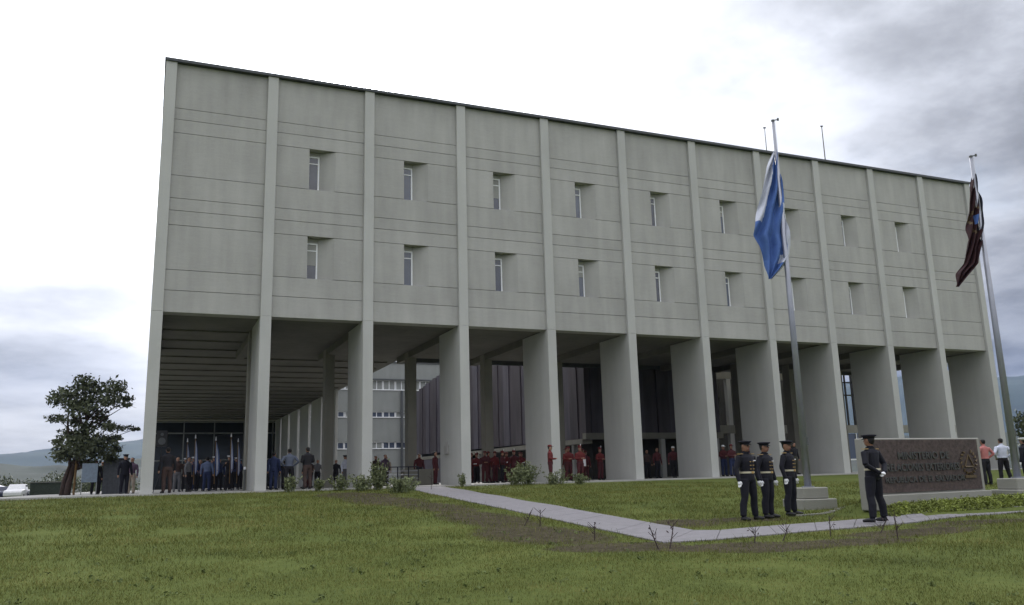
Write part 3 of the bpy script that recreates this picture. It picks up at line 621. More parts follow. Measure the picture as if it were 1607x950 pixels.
crowd([
 ('bandsman in maroon uniform in the rear file, first behind the left end of the band', 17.6, 10.6, 1.74, R_(20), REDD, REDD, 'down', 'walk', 'red', dict(g=g2_)),
 ('bandsman in maroon uniform in the rear file, right behind the rear column', 19.0, 10.8, 1.70, R_(-25), REDD, REDD, 'hips', 'stand', 'shako', dict(g=g2_)),
 ('bandsman in dark red in the rear file, midway to the fifth pillar', 19.7, 10.3, 1.76, R_(50), REDC, REDD, 'down', 'wide', 'red', dict(g=g2_)),
 ('bandsman in dark red in the rear file, nearest the fifth pillar', 20.4, 9.6, 1.70, R_(0), REDC, BLACKC, 'front', 'walk', 'red', dict(g=g2_)),
 ('bandsman turned sideways in red, second of the front file', 17.5, 7.6, 1.72, R_(90), REDC, REDD, 'front', 'walk', 'red', dict(g=g2_)),
 ('bandsman turned sideways in red beside the drummer', 20.9, 4.6, 1.74, R_(-80), REDC, REDD, 'down', 'walk', 'red', dict(g=g2_)),
])
crowd([
 ('person in grey seen between the coat wearer and the first standard bearer', 1.75, 6.2, 1.62, R_(60), GREYC, BLACKC, 'down', 'walk', None, dict(g=g0)),
 ('person in plum top in the rear of the first bay, left side', 2.3, 15.5, 1.70, R_(30), PLUM, DKBLUE, 'hips', 'stand', None, dict(g=g0)),
 ('person in brown top in the rear of the first bay, centre', 3.4, 15.0, 1.72, R_(-50), BROWNC, BLACKC, 'down', 'walk', None, dict(g=g0)),
 ('person in white shirt in the rear of the first bay, right side', 4.3, 15.8, 1.70, R_(170), GREYB, BLACKC, 'down', 'stand', None, dict(g=g0)),
 ('person in light blue top close behind the second pillar', 6.2, 12.0, 1.66, R_(100), LIGHTB, BLACKC, 'down', 'walk', None, dict(g=g0)),
 ('person in grey trousers behind the man in the black suit', 7.4, 7.5, 1.70, R_(-120), BLACKC, GREYC, 'down', 'walk', None, dict(g=g0)),
 ('person in dark red skirted coat between suit and third pillar', 8.3, 11.5, 1.62, R_(40), BROWNC, REDD, 'hips', 'stand', None, dict(g=g0)),
])
band2 = [('bandsman in bright red tunic just right of the fifth pillar', 19.85, 2.3, 'red', 'front'), ('bandsman in bright red tunic, second right of the fifth pillar', 20.15, 1.6, 'shako', 'front'), ('bandsman in red tunic carrying a white drum between the fifth and sixth pillars', 21.2, 3.6, 'red', 'front'),
 ('bandsman in maroon tunic behind the drummer', 22.3, 5.4, 'red', 'down'), ('bandsman in maroon tunic far back between the fifth and sixth pillars', 24.4, 9.0, 'red', 'down'), ('bandsman in red tunic nearest the left side of the sixth pillar', 22.85, 4.4, 'shako', 'front')]
for i, (lb, x, y, c, a) in enumerate(band2):
    crowd([(lb, x, y, 1.72, R_(-5+10*(i % 3)), REDC if i != 3 else REDD, REDD, a, 'stand', c, dict(g=g2_))])
crowd([
 ('person in dark brown right of the sixth pillar', 27.6, 7.2, 1.70, R_(0), BROWNC, BLACKC, 'down', 'stand', None, dict(g='people right of the sixth pillar')),
 ('person in reddish brown coat, second right of the sixth pillar', 27.1, 5.3, 1.74, R_(10), REDD, BLACKC, 'down', 'stand', None, dict(g='people right of the sixth pillar')),
 ('person in dark red beside the left side of the seventh pillar', 27.15, 3.7, 1.72, R_(-15), REDD, BLACKC, 'down', 'walk', 'wsoft', dict(g='people right of the sixth pillar')),
 ('person in red tunic and white cap just right of the seventh pillar', 30.2, 3.2, 1.74, R_(0), REDD, DKBLUE, 'front', 'stand', 'wsoft', dict(g='people right of the seventh pillar')),
 ('person in red tunic behind the leftmost navy guard', 30.0, 2.2, 1.74, R_(5), REDD, DKBLUE, 'front', 'stand', 'red', dict(g='people right of the seventh pillar')),
 ('person in maroon tunic partly hidden by the leftmost navy guard', 31.0, 2.2, 1.74, R_(5), REDD, BLACKC, 'down', 'stand', None, dict(g='people right of the seventh pillar')),
 ('person in dark clothes between the navy guards and the flagpole', 33.4, 1.0, 1.76, R_(10), BLACKC, OLIVE, 'down', 'stand', None, dict()),
 ('person in black in front of the terrace between the ninth and tenth pillars', 40.8, -4.0, 1.62, R_(0), BLACKC, BLACKC, 'down', 'stand', None, dict(z=GZf(40.8, -4.0))),
 ('person in a pink shirt and dark trousers standing on the grass behind the stone sign', 28.9, -14.4, 1.70, R_(175), PINK, BLACKC, 'hips', 'stand', None, dict(z=GZf(28.9, -14.4))),
 ('person in a white shirt and dark trousers near the right end of the building', 30.0, -14.3, 1.74, R_(165), WHITEC, BLACKC, 'hips', 'wide', None, dict(z=GZf(30.0, -14.3))),
 ('person in dark navy with a white cap beside the person in the white shirt', 30.0, -15.2, 1.72, R_(190), NAVY, NAVY, 'down', 'stand', 'white', dict(z=GZf(30., -15.2), hand=GLOVE)),
 ('person in olive clothes standing right of the second flagpole', 38.3, -9.2, 1.68, R_(20), OLIVE, BLACKC, 'down', 'stand', None, dict(z=GZf(38.3, -9.2))),
 ('person in black standing beside the grey display board left of the building', -2.35, 9.6, 1.70, R_(20), BLACKC, BLACKC, 'down', 'stand', None, dict(z=-.05, g='people left of the building')),
 ('person in dark green jacket between the display board and the grey booth', -2.15, 12.0, 1.70, R_(-10), OLIVE, BLACKC, 'down', 'stand', None, dict(z=-.05, g='people left of the building')),
 ('person in navy with a cap right of the grey booth', -0.98, 6.6, 1.84, R_(25), NAVY, NAVY, 'down', 'stand', 'peaked', dict(z=-.05, g='people left of the building')),
 ('person in plum jacket and beige trousers left of the first pillar', -0.70, 7.6, 1.74, R_(-30), PLUM, BEIGE, 'down', 'stand', None, dict(z=-.05, g='people left of the building')),
])

# standards carried in the first bay
def cloth(bm, rows, colour, nseg=14, amp=0.05, freq=5.0, thick=0.004, ph0=0.0):
    """rows of (z, left, right): a limp folded flag hanging in the local XZ plane"""
    grid = []
    for j, (z, a, b) in enumerate(rows):
        r = []
        for i in range(nseg+1):
            u = i/nseg; w = b-a
            r.append((a+w*u, amp*math.sin(freq*u*math.pi+ph0+j*0.28)*min(1.0, w*3) + 0.4*amp*math.sin(11*u+j*.5), z))
        grid.append(r)
    F1 = [[bm.verts.new(p) for p in r] for r in grid]; F2 = [[bm.verts.new((p[0], p[1]+thick, p[2])) for p in r] for r in grid]
    for j in range(len(rows)-1):
        for i in range(nseg):
            c = colour((i+.5)/nseg, j, rows[j][0])
            bm.faces.new((F1[j][i], F1[j][i+1], F1[j+1][i+1], F1[j+1][i])).material_index = c
            bm.faces.new((F2[j][i+1], F2[j][i], F2[j+1][i], F2[j+1][i+1])).material_index = c
def dens(rows, n):
    z = [r[0] for r in rows][::-1]; a = [r[1] for r in rows][::-1]; b = [r[2] for r in rows][::-1]
    zs = np.linspace(rows[0][0], rows[-1][0], n)
    return [(float(q), float(np.interp(q, z, a)), float(np.interp(q, z, b))) for q in zs]
sb = [(1.84, 11.0), (2.15, 9.3), (3.16, 9.6), (3.78, 8.1), (4.42, 11.3)]
nm = ['leftmost', 'second from left', 'middle and largest', 'fourth from left', 'rightmost']
for i, (x, y) in enumerate(sb):
    t = thing('carried_flag', 'blue and white carried flag, %s of five under the first bay' % nm[i], 'flag', (x, y-.05, 0), 0, 'standards held under the first bay')
    hh = 2.55+.1*(i % 2); bm = BM(); tube(bm, [(0, 0, .35), (0, 0, hh)], [.022, .018], 6); obj('staff', bm, 'wood_stake', t)
    bm = BM(); tube(bm, [(0, 0, hh+.002), (0, 0, hh+.20)], [.035, .012], 6); obj('finial', bm, 'white', t)
    bm = BM(); rows = dens([(hh-.08, 0, .05), (hh-.5, -.02, .26), (hh-1.1, -.03, .40), (hh-1.6, .02, .38), (hh-1.8, .1, .2)], 14)
    rows = [(z, a*.6, b*(.42+.2*(i == 2))) for z, a, b in rows]; cloth(bm, rows, lambda u, j, z: 0 if u < .35 or u > .68 else 1, 9, .03, 5, ph0=i); obj('cloth', bm, ['flag_shaded_blue', 'flag_white'], t)
# white drum, papers
bm = BM(); tube(bm, [(0, 0, 0), (0, 0, .36)], .2, 14); tube(bm, [(0, 0, -.02), (0, 0, 0.0)], .21, 14, 1); tube(bm, [(0, 0, .36), (0, 0, .38)], .21, 14, 1)
tag(obj('drum', bm, ['white', 'gold'], loc=(21.05, 3.1, .75)), 'white marching drum held by a bandsman between the fifth and sixth pillars', 'drum')

# loudspeaker on its stand
t = thing('loudspeaker', 'black loudspeaker on a stand behind the leftmost pillar', 'loudspeaker', (0.50, 4.6, 0))
bm = BM(); prism(bm, [(-.24, -.22), (.24, -.22), (.18, .2), (-.18, .2)], 2.05, 2.75); bevel(obj('cabinet', bm, 'black', t), .02)
bm = BM(); tube(bm, [(0, -.235, 2.28), (0, -.222, 2.28)], .16, 16); tube(bm, [(0, -.235, 2.58), (0, -.222, 2.58)], .07, 12); obj('driver', bm, 'cap', t)
bm = BM(); tube(bm, [(0, 0, .3), (0, 0, 2.05)], .02, 8); obj('pole', bm, 'black', t)
for a in (0, 120, 240):
    bm = BM(); tube(bm, [(0, 0, .85), (.5*math.cos(R_(a)), .5*math.sin(R_(a)), .01)], .014, 6); obj('leg', bm, 'black', t)
# slim post with white top by the second pillar
t = thing('bollard', 'slim dark bollard with a white top beside the second pillar', 'bollard', (3.95, 2.6, 0))
bm = BM(); tube(bm, [(0, 0, 0), (0, 0, .92)], .05, 10); obj('post', bm, 'mullion', t)
bm = BM(); tube(bm, [(0, 0, .922), (0, 0, 1.0), (0, 0, 1.04)], [.055, .055, .03], 10); obj('cap', bm, 'white', t)
# railing
t = thing('railing', 'blue grey metal railing on the terrace between the third and fourth pillars', 'railing', (10.75, 4.0, 0))
for x in (0, .55, 1.1, 1.6):
    bm = BM(); tube(bm, [(x, 0, 0), (x, 0, .92)], .028, 8); obj('post', bm, 'flag_black', t)
for z in (.18, .36, .54, .72, .92):
    bm = BM(); tube(bm, [(-.02, 0, z), (1.62, 0, z)], .022 if z > .9 else .014, 8); obj('rail', bm, 'flag_black' if z > .9 else 'pole', t)
# planter wall
bm = BM(); bx(bm, -.8, .8, -.25, .25, 0, .82); o = obj('planter', bm, 'soffit', loc=(12.9, 6.0, 0)); bevel(o, .02); tag(o, 'low brown grey planter box behind the railing at the start of the path', 'planter')

# ------------------------------------------------------------------ flagpoles
LATERAL = math.atan2(cr.y, cr.x)
def flagpole(label, x, y, zb, h, rows, colour, mats, flabel, rot, steps):
    t = thing('flagpole', label, 'flagpole', (x, y, zb), rot)
    bm = BM(); tube(bm, [(0, 0, 0), (0, 0, h*.45), (0, 0, h)], [.095, .078, .042], 14); obj('pole', bm, 'pole', t, smooth=True)
    bm = BM(); tube(bm, [(0, 0, h), (0, 0, h+.05)], [.05, .05], 10); tube(bm, [(0, 0, h+.04), (.16, 0, h+.06)], .016, 6); tube(bm, [(.15, 0, h+.03), (.15, 0, h+.10)], [.03, .03], 8); obj('truck', bm, 'mullion', t)
    bm = BM(); tube(bm, [(.05, -.02, .9), (.055, -.02, h)], .004, 5); obj('halyard', bm, 'white', t)
    bm = BM(); bx(bm, .07, .11, -.05, -.02, 1.1, 1.3); obj('cleat', bm, 'mullion', t)
    bm = BM(); tube(bm, [(0, 0, 0), (0, 0, .03)], .16, 16); obj('base_flange', bm, 'pole', t)
    p = thing('pedestal', 'stepped concrete pedestal under the ' + steps, 'pedestal', (x, y, zb), rot*0.5)
    bm = BM(); bx(bm, -.36, .36, -.36, .36, -.29, -.003); bevel(obj('upper_step', bm, 'pedestal', p), .02)
    bm = BM(); bx(bm, -.50, .50, -.50, .50, -.66, -.293); bevel(obj('lower_step', bm, 'pedestal', p), .02)
    f = thing('flag', flabel, 'flag', (x, y, zb), rot)
    bm = BM(); cloth(bm, dens(rows, 60), colour, 26, .09, 6.0); o = obj('cloth', bm, mats, f, smooth=True)
    return t, f
P = .0205
rows1 = [(9.45, -.06, .03), (8.97, -14*P, 2*P), (8.22, -25*P, 5*P), (7.37, -37*P, 6*P), (6.92, -43*P, 7*P), (6.62, -35*P, 8*P), (6.27, -30*P, 5*P), (5.95, -28*P, -7*P), (5.67, -27*P, -22*P)]
def col1(u, j, z):
    if z > 7.35 and u < .50-.13*(9.45-z): return 1
    if z < 7.9 and u > .90: return 1
    if 6.12 < z < 6.4 and u > .66: return 1
    return 0
flagpole('tall steel flagpole behind the three guards, flying the blue and white flag', 16.05, -19.18, -.22, 10.33, rows1, col1, ['flag_blue', 'flag_white'], 'limp blue and white flag hanging from the nearer flagpole', LATERAL, 'flagpole of the blue and white flag')
P2 = .0175
rows2 = [(8.55, 0, .06), (8.15, -8*P2, 5*P2), (7.6, -15*P2, 6*P2), (7.05, -21*P2, 6*P2), (6.8, -23*P2, 4*P2), (6.35, -28*P2, -8*P2), (5.9, -36*P2, -12*P2), (5.65, -48*P2, -26*P2), (5.25, -54*P2, -49*P2)]
def col2(u, j, z):
    if z > 6.9 and u > .66: return 1
    if 7.05 < z < 7.35 and .44 < u < .58: return 2
    if 6.7 < z < 7.75 and (abs((z-7.22)*.9) + abs(u-.5)*.9) > .36 and (abs((z-7.22)*.9) + abs(u-.5)*.9) < .45: return 3
    return 0
flagpole('tall steel flagpole at the right edge, flying the dark red flag', 21.32, -21.25, -.13, 9.05, rows2, col2, ['flag_red', 'flag_black', 'flag_blue', 'gold'], 'limp dark red and black flag with a blue and gold emblem on the right flagpole', LATERAL, 'flagpole of the dark red flag')
for i, (x, z) in enumerate(((36.95, 22.85), (42.0, 23.7))):
    t = thing('roof_mast', ('thin mast on the roof left of the blue flag', 'thicker mast on the roof right of the blue flag')[i], 'mast', (x, 5.0, ZT+.13), 0, 'thin masts on the roof')
    h = z-ZT-.13; bm = BM(); tube(bm, [(0, 0, 0), (0, 0, h)], [.05, .03 if i else .02], 8); obj('pole', bm, 'mullion', t)
    bm = BM(); tube(bm, [(-.08, 0, h), (.08, 0, h+.03)], .05, 8); obj('tip', bm, 'black', t)

# ------------------------------------------------------------------ stone sign
sx, sy = 15.58, -21.70
ang = math.atan2(0.35, 4.45)
S = thing('stone_sign', 'low wide sign wall with brown stone face, three lines of lettering and a gold emblem', 'sign', (sx, sy, 0), ang)
WS = 4.36
bm = BM(); bx(bm, 0, WS, 0.0, .26, -.75, .93); bevel(obj('body', bm, 'pedestal', S), .02)
bm = BM(); bx(bm, .13, WS-.16, -.03, -.002, -.36, .89); obj('stone_face', bm, 'stone', S)
bm = BM(); bx(bm, .1, WS-.1, -.22, -.035, -.75, -.40); bevel(obj('base_ledge', bm, 'pedestal', S), .015)
def text_mesh(s, size, ext, matn, loc, width):
    c = bpy.data.curves.new('t', 'FONT'); c.body = s; c.size = size; c.extrude = ext; c.align_x = 'CENTER'; c.offset = 0.004; c.resolution_u = 2
    o = bpy.data.objects.new('t', c); COL.objects.link(o); dg = bpy.context.evaluated_depsgraph_get()
    me = bpy.data.meshes.new_from_object(o.evaluated_get(dg)); bpy.data.objects.remove(o); me.name = 'lettering'
    me.materials.clear(); me.materials.append(M[matn])
    w = max(v.co.x for v in me.vertices) - min(v.co.x for v in me.vertices)
    q = place('lettering', me, S, loc, (R_(90), 0, 0)); q.scale = (width/w, 1, 1); return q
text_mesh('MINISTERIO DE', .25, .012, 'letter', (2.05, -.045, .42), 1.9)
text_mesh('RELACIONES EXTERIORES', .25, .012, 'letter', (2.0, -.045, .14), 2.7)
text_mesh('REPUBLICA DE EL SALVADOR', .20, .012, 'letter', (2.05, -.045, -.13), 2.95)
bm = BM()   # emblem: triangle in a wreath
for a in range(0, 360, 20):
    if 60 < a < 120: continue
    ca, sa = math.cos(R_(a)), math.sin(R_(a)); tube(bm, [(.27*ca, 0, .27*sa), (.33*ca-.05*sa, 0, .33*sa+.05*ca)], [.03, .012], 5)
for p, q in (((-.17, -.12), (.17, -.12)), ((.17, -.12), (0, .18)), ((0, .18), (-.17, -.12))): tube(bm, [(p[0], 0, p[1]), (q[0], 0, q[1])], .018, 5)
bx(bm, -.22, .22, -.012, .012, -.40, -.33); obj('emblem', bm, 'gold', S, loc=(3.75, -.05, .32))

# ------------------------------------------------------------------ plants
def leaves(name, pts, size, mt, parent, loc=(0, 0, 0), kind=None):
    n = len(pts); pts = np.array(pts); d1 = rng.normal(size=(n, 3)); d1 /= np.linalg.norm(d1, axis=1)[:, None]
    d2 = np.cross(d1, rng.normal(size=(n, 3))); d2 /= np.linalg.norm(d2, axis=1)[:, None]; s = size*(.6+.8*rng.random((n, 1)))
    v = np.stack([pts-d1*s, pts-d2*s*.45, pts+d1*s, pts+d2*s*.45], 1).reshape(-1, 3)
    me = bpy.data.meshes.new(name); me.from_pydata(v.tolist(), [], np.arange(4*n).reshape(-1, 4).tolist()); me.materials.append(M[mt])
    o = place(name, me, parent, loc)
    if kind: o['kind'] = kind
    return o
# the tree left of the building; clumps (dx, dy, z, rx, rz) with dx to the right of the trunk
TX, TY, TZ = -3.55, 9.6, -.1
T = thing('broadleaf_tree', 'dark leafy tree with layered open crown standing left of the building', 'tree', (TX, TY, TZ))
u_ = 1/31.5
def T_(pxx, pyy): return ((pxx-118)*u_, (772-pyy)*u_)
cl = [(150, 690, 30, 14), (132, 600, 15, 12), (125, 640, 18, 9), (150, 645, 16, 9), (125, 706, 26, 9), (112, 618, 20, 12), (150, 612, 22, 16), (176, 606, 16, 12), (95, 625, 12, 9), (135, 628, 28, 10), (172, 628, 16, 8), (195, 622, 8, 4), (194, 633, 7, 3),
 (98, 654, 14, 5), (120, 655, 14, 7), (138, 668, 14, 10), (160, 655, 8, 8), (172, 668, 9, 7), (190, 668, 14, 4), (208, 669, 6, 2), (112, 676, 14, 7), (102, 688, 8, 5), (128, 685, 16, 8), (155, 688, 16, 9), (178, 683, 10, 6), (112, 700, 14, 9), (138, 704, 16, 9), (162, 706, 16, 9), (182, 700, 8, 5), (108, 713, 10, 7), (130, 718, 12, 6), (176, 714, 10, 6), (150, 722, 12, 5)]
pts = []; tips = []
for (a, b, rx, ry) in cl:
    x, z = T_(a, b); RX, RZ = rx*u_, ry*u_; RY = RX*.9; yo = random.uniform(-.8, .8); tips.append((x, yo, z))
    for _ in range(int(1500*RX*RZ)+45):
        v = rng.normal(size=3); v /= np.linalg.norm(v); r = rng.random()**.5*(1.25 if rng.random() < .8 else 1.6)
        pts.append((x+v[0]*r*RX, yo+v[1]*r*RY, z+v[2]*r*RZ))
leaves('crown', pts, .10, 'leaf', T)
bm = BM(); tube(bm, [(0, 0, -.2), (.06, 0, .6), (.22, .05, 1.5), (.45, .05, 2.4), (.6, 0, 3.4), (.7, 0, 4.6)], [.17, .14, .115, .09, .06, .025], 10)
tube(bm, [(-.25, .1, -.2), (-.15, .08, .8), (.05, .05, 1.5), (-.05, .1, 2.5), (-.2, .1, 3.6), (-.2, .1, 4.6)], [.12, .10, .08, .06, .045, .02], 8)
obj('trunk', bm, 'bark', T, smooth=True)
bm = BM()
for (x, y, z) in tips:
    st = (.3+.3*(z/5.5), .03, max(1.3, z*.72-.2)); mid = ((st[0]+x)/2+random.uniform(-.1, .1), y*.5, (st[2]+z)/2+.08); tube(bm, [st, mid, (x, y, z)], [.04, .026, .010], 6)
    for _ in range(3):
        e = (x+random.uniform(-.45, .45), y+random.uniform(-.4, .4), z+random.uniform(-.15, .25)); tube(bm, [(x, y, z), e], [.010, .005], 4)
obj('branches', bm, 'bark', T)
bm = BM(); tube(bm, [(.32, -.2, -.1), (.34, -.18, 1.75)], .055, 7); o = obj('support_stake', bm, 'wood_stake', loc=(TX, TY, TZ)); tag(o, 'light brown wooden stake beside the tree trunk', 'stake')

def weed(label, x, y, h, w, n, name='weed_plant', cat='weed', grp='weeds in front of the pillars'):
    h *= 1.25; w *= 1.35; n = int(n*1.3)
    z = GZf(x, y); t = thing(name, label, cat, (x, y, z), 0, grp); bm = BM(); lp = []
    for i in range(max(4, int(n/22))):
        a = random.uniform(0, 6.28); r = w*random.random(); e = (r*math.cos(a), r*math.sin(a)*.8, h*random.uniform(.5, 1)); b0 = (e[0]*.35, e[1]*.35, -.03)
        tube(bm, [b0, (e[0]*.7, e[1]*.7, e[2]*.55), e], [.010, .007, .004], 4)
        for q in range(22):
            f = random.uniform(.2, 1.05); lp.append((b0[0]+(e[0]-b0[0])*f+random.gauss(0, .05), b0[1]+(e[1]-b0[1])*f+random.gauss(0, .05), max(.02, e[2]*f+random.gauss(0, .04))))
    obj('stems', bm, 'leaf_weed', t); leaves('leaves', lp, .06, 'leaf_weed', t); return t
weed('tallest leafy weed clump in front of the third pillar where the path begins', 8.75, -2.2, .95, .35, 700)
weed('bushy weed clump left of the tallest clump at the third pillar', 8.0, -2.6, .55, .45, 500)
weed('spreading weeds on the bare soil beside the start of the path', 8.9, -5.0, .50, .6, 600)
weed('straggling weed clump on the left side of the path start', 9.6, -3.4, .42, .5, 450)
weed('low weeds at the foot of the third pillar, left side', 7.4, -1.4, .55, .4, 350)
weed('single weed in front of the black suited man', 6.4, -1.6, .42, .22, 160)
weed('single weed in front of the man in the blue grey shirt', 5.35, -1.2, .5, .28, 260)
weed('small weed at the foot of the fourth pillar', 12.95, -.9, .45, .25, 200)
weed('weed clump in front of the bandsmen near the fourth pillar', 15.2, -1.6, .62, .5, 500)
weed('tallest weed clump in front of the bandsmen', 16.0, -1.2, .85, .5, 700)
weed('low weed clump just left of the fifth pillar', 16.9, -2.2, .5, .5, 420)
weed('low weed clump in front of the lone red bandsman', 17.9, -2.6, .42, .45, 350)
def sapling(label, x, y, h, lean):
    z = GZf(x, y); t = thing('bare_sapling', label, 'sapling', (x, y, z), 0, 'bare saplings along the path'); bm = BM()
    tube(bm, [(0, 0, -.05), (lean*.3, 0, h*.5), (lean*.5, 0, h)], [.012, .010, .005], 5)
    for i in range(4):
        f = random.uniform(.3, .9); a = random.uniform(0, 6.28); tube(bm, [(lean*.45*f, 0, h*f), (lean*.45*f+.14*math.cos(a), .1*math.sin(a), h*f+.12)], [.006, .004], 4)
    obj('stem', bm, 'twig', t); lp = [(lean*.45*f+random.gauss(0, .05), random.gauss(0, .05), h*f+random.gauss(0, .03)) for f in np.linspace(.5, 1.05, 8)]
    leaves('leaves', lp, .028, 'twig', t)
sapling('forked bare sapling at the bend of the path', 8.0, -24.75, .42, .25)
sapling('second bare twig sapling at the bend of the path', 7.85, -24.7, .40, -.35)
sapling('short bare sapling right of the path bend', 9.75, -24.75, .26, .1)
sapling('leaning bare sapling halfway along the right arm of the path', 10.3, -24.8, .24, .35)
sapling('reddish bare sapling on the soil below the guards', 11.6, -24.6, .36, .05)
sapling('leaning bare sapling left of the lone guard', 12.9, -24.5, .22, .4)
sapling('thickest dark sapling in front of the lone guard', 12.2, -25.6, .52, -.05)
sapling('bare sapling at the left edge of the path, halfway up', 7.75, -20.2, .34, .05)
sapling('leaning bare sapling at the left edge of the path', 7.45, -20.0, .28, .4)
sapling('small bare sapling left of the path bend', 7.6, -22.9, .30, .05)
sapling('thin bare sapling at the top of the path', 10.6, -3.6, .75, .05)

# hedge in front of the sign
H_ = thing('low_hedge', 'long low yellow green hedge in front of the stone sign', 'hedge', (15.6, -22.1, 0))
lp = []
for _ in range(16000):
    s = random.random(); x = s*7.2; w = .20; a = random.uniform(-1, 1); zt = .17+.04*noise.noise(Vector((x*2.3, 0, 5)))+.05*noise.noise(Vector((x*7, 0, 1)))+.05*(random.random() < .12); yy = a*w; zz_ = zt*math.sqrt(max(0, 1-a*a))*random.uniform(.3, 1.08)
    X, Y = 15.6+x, -22.1+yy+.03*x; lp.append((x, yy+.03*x, GZf(X, Y)+zz_))
leaves('leaves', lp, .028, 'leaf_hedge', H_)
bm = BM()
for i in range(60):
    x = random.uniform(0, 7.2); z = GZf(15.6+x, -22.1); tube(bm, [(x, .03*x, z-.03), (x+random.uniform(-.1, .1), .03*x, z+.2)], .008, 4)
obj('stems', bm, 'bark', H_)
# small paved apron by the pedestal
bm = BM()
for (x0, x1, y0, y1) in ((14.2, 16.2, -20.6, -20.4),):
    for q in range(12):
        a, b = x0+(x1-x0)*q/12, x0+(x1-x0)*(q+1)/12-.004; bx(bm, a, b, y0, y1, GZf(a, y0)-.1, GZf((a+b)/2, y1)+.02)
tag(obj('kerb', bm, 'pedestal'), 'pale concrete kerb strips beside the flagpole pedestal', kind='structure')

# clods and stones on the bare soil
vs, fs = [], []
for _ in range(2600):
    c = random.choice(SOIL[:13]); a = random.uniform(0, 6.28); r = random.random()**.6; x = c[0]+c[2]*r*math.cos(a); y = c[1]+c[3]*r*math.sin(a)
    q = random.uniform(.010, .034); z = GZf(x, y); b0 = len(vs)
    for k in range(5): an = k*1.2566+a; vs.append((x+q*math.cos(an)*random.uniform(.6, 1.2), y+q*math.sin(an)*random.uniform(.6, 1.2), z-.005))
    vs.append((x+q*.2, y, z+q*random.uniform(.4, .9)))
    for k in range(5): fs.append((b0+k, b0+(k+1) % 5, b0+5))
me = bpy.data.meshes.new('soil_clods'); me.from_pydata(vs, [], fs); me.materials.append(mat('clod_earth', (0.075, 0.062, 0.042), 0.95, 0.6, 1.5))
UPa_ = None
tag(place('soil_clods', me), 'small clods and stones scattered on the bare soil beside the path', 'soil', kind='stuff')

# grass blades
def blades(n, dmin, dmax, hgt, wid, name):
    a = rng.uniform(R_(-12), R_(60), n*2); D = dmin*(dmax/dmin)**rng.random(n*2)
    x = CAM.x+D*np.sin(a); y = CAM.y+D*np.cos(a)
    UPa, LOa = np.array(UP), np.array(LO)
    keep = (y < -.45)
    poly = np.vstack([UPa, LOa[::-1]]); ins = np.zeros(len(x), bool); j = len(poly)-1
    for i in range(len(poly)):
        xi, yi = poly[i]; xj, yj = poly[j]; c = ((yi > y) != (yj > y)) & (x < (xj-xi)*(y-yi)/(yj-yi+1e-12)+xi); ins ^= c; j = i
    keep &= ~ins
    s = np.zeros(len(x))
    for cx_, cy_, rx, ry in SOIL: s = np.maximum(s, 1.2-((x-cx_)/rx)**2-((y-cy_)/ry)**2)
    keep &= rng.random(len(x)) > np.clip(s*.9, 0, .80)
    pn = np.array([noise.noise(Vector((px_*.8, py_*.8, 1.0))) for px_, py_ in zip(x, y)])
    keep &= rng.random(len(x)) < (.75+pn)
    keep &= ~((x > 15.2) & (x < 20.2) & (y > -22.0) & (y < -21.2))
    x = x[keep][:n]; y = y[keep][:n]; D = D[keep][:n]; n = len(x); z = ground_z(x, y)-.008
    k = np.clip(D/14, .8, 2.2); h = hgt*(.5+rng.random(n))*np.minimum(k, 1.5)*np.where(rng.random(n) < .02, 2.2, 1.0); w = wid*k*(.7+.6*rng.random(n)); th = rng.uniform(0, 6.28, n); ln = rng.normal(0, .45, (n, 2))*h[:, None]
    p = np.stack([x, y, z], 1); d = np.stack([np.cos(th)*w, np.sin(th)*w, 0*w], 1)
    v = np.stack([p-d, p+d, p+np.stack([ln[:, 0], ln[:, 1], h], 1)], 1).reshape(-1, 3)
    me = bpy.data.meshes.new(name); me.vertices.add(3*n); me.vertices.foreach_set('co', v.ravel()); me.loops.add(3*n); me.loops.foreach_set('vertex_index', np.arange(3*n, dtype=np.int32))
    me.polygons.add(n); me.polygons.foreach_set('loop_start', np.arange(0, 3*n, 3, dtype=np.int32)); me.update(calc_edges=True); me.validate()
    return me
gm = bpy.data.materials.new('grass_blade'); gm.use_nodes = True; t_ = gm.node_tree; b_ = t_.nodes['Principled BSDF']; b_.inputs['Roughness'].default_value = .75; b_.inputs['Specular IOR Level'].default_value = .15
ge = t_.nodes.new('ShaderNodeNewGeometry'); r1 = t_.nodes.new('ShaderNodeValToRGB'); e = r1.color_ramp.elements
e[0].position = 0; e[0].color = (.058, .072, .018, 1); e[1].position = 1; e[1].color = (.215, .190, .065, 1); q = e.new(.55); q.color = (.122, .132, .032, 1); q = e.new(.9); q.color = (.145, .148, .042, 1)
n_ = t_.nodes.new('ShaderNodeTexNoise'); n_.inputs['Scale'].default_value = .7; n_.inputs['Detail'].default_value = 9; n_.inputs['Roughness'].default_value = .68; t_.links.new(ge.outputs['Position'], n_.inputs['Vector'])
ad = t_.nodes.new('ShaderNodeMath'); ad.operation = 'MULTIPLY_ADD'; t_.links.new(ge.outputs['Random Per Island'], ad.inputs[0]); ad.inputs[1].default_value = .70
sb_ = t_.nodes.new('ShaderNodeMath'); sb_.operation = 'MULTIPLY_ADD'; t_.links.new(n_.outputs['Fac'], sb_.inputs[0]); sb_.inputs[1].default_value = 2.0; sb_.inputs[2].default_value = -.80
t_.links.new(sb_.outputs[0], ad.inputs[2]); t_.links.new(ad.outputs[0], r1.inputs[0]); t_.links.new(r1.outputs[0], b_.inputs['Base Color'])
me = blades(330000, 7.0, 40.0, .042, .0045, 'grass'); me.materials.append(gm)
tag(place('grass', me), 'short green grass covering the sloping lawn', 'grass', kind='stuff')

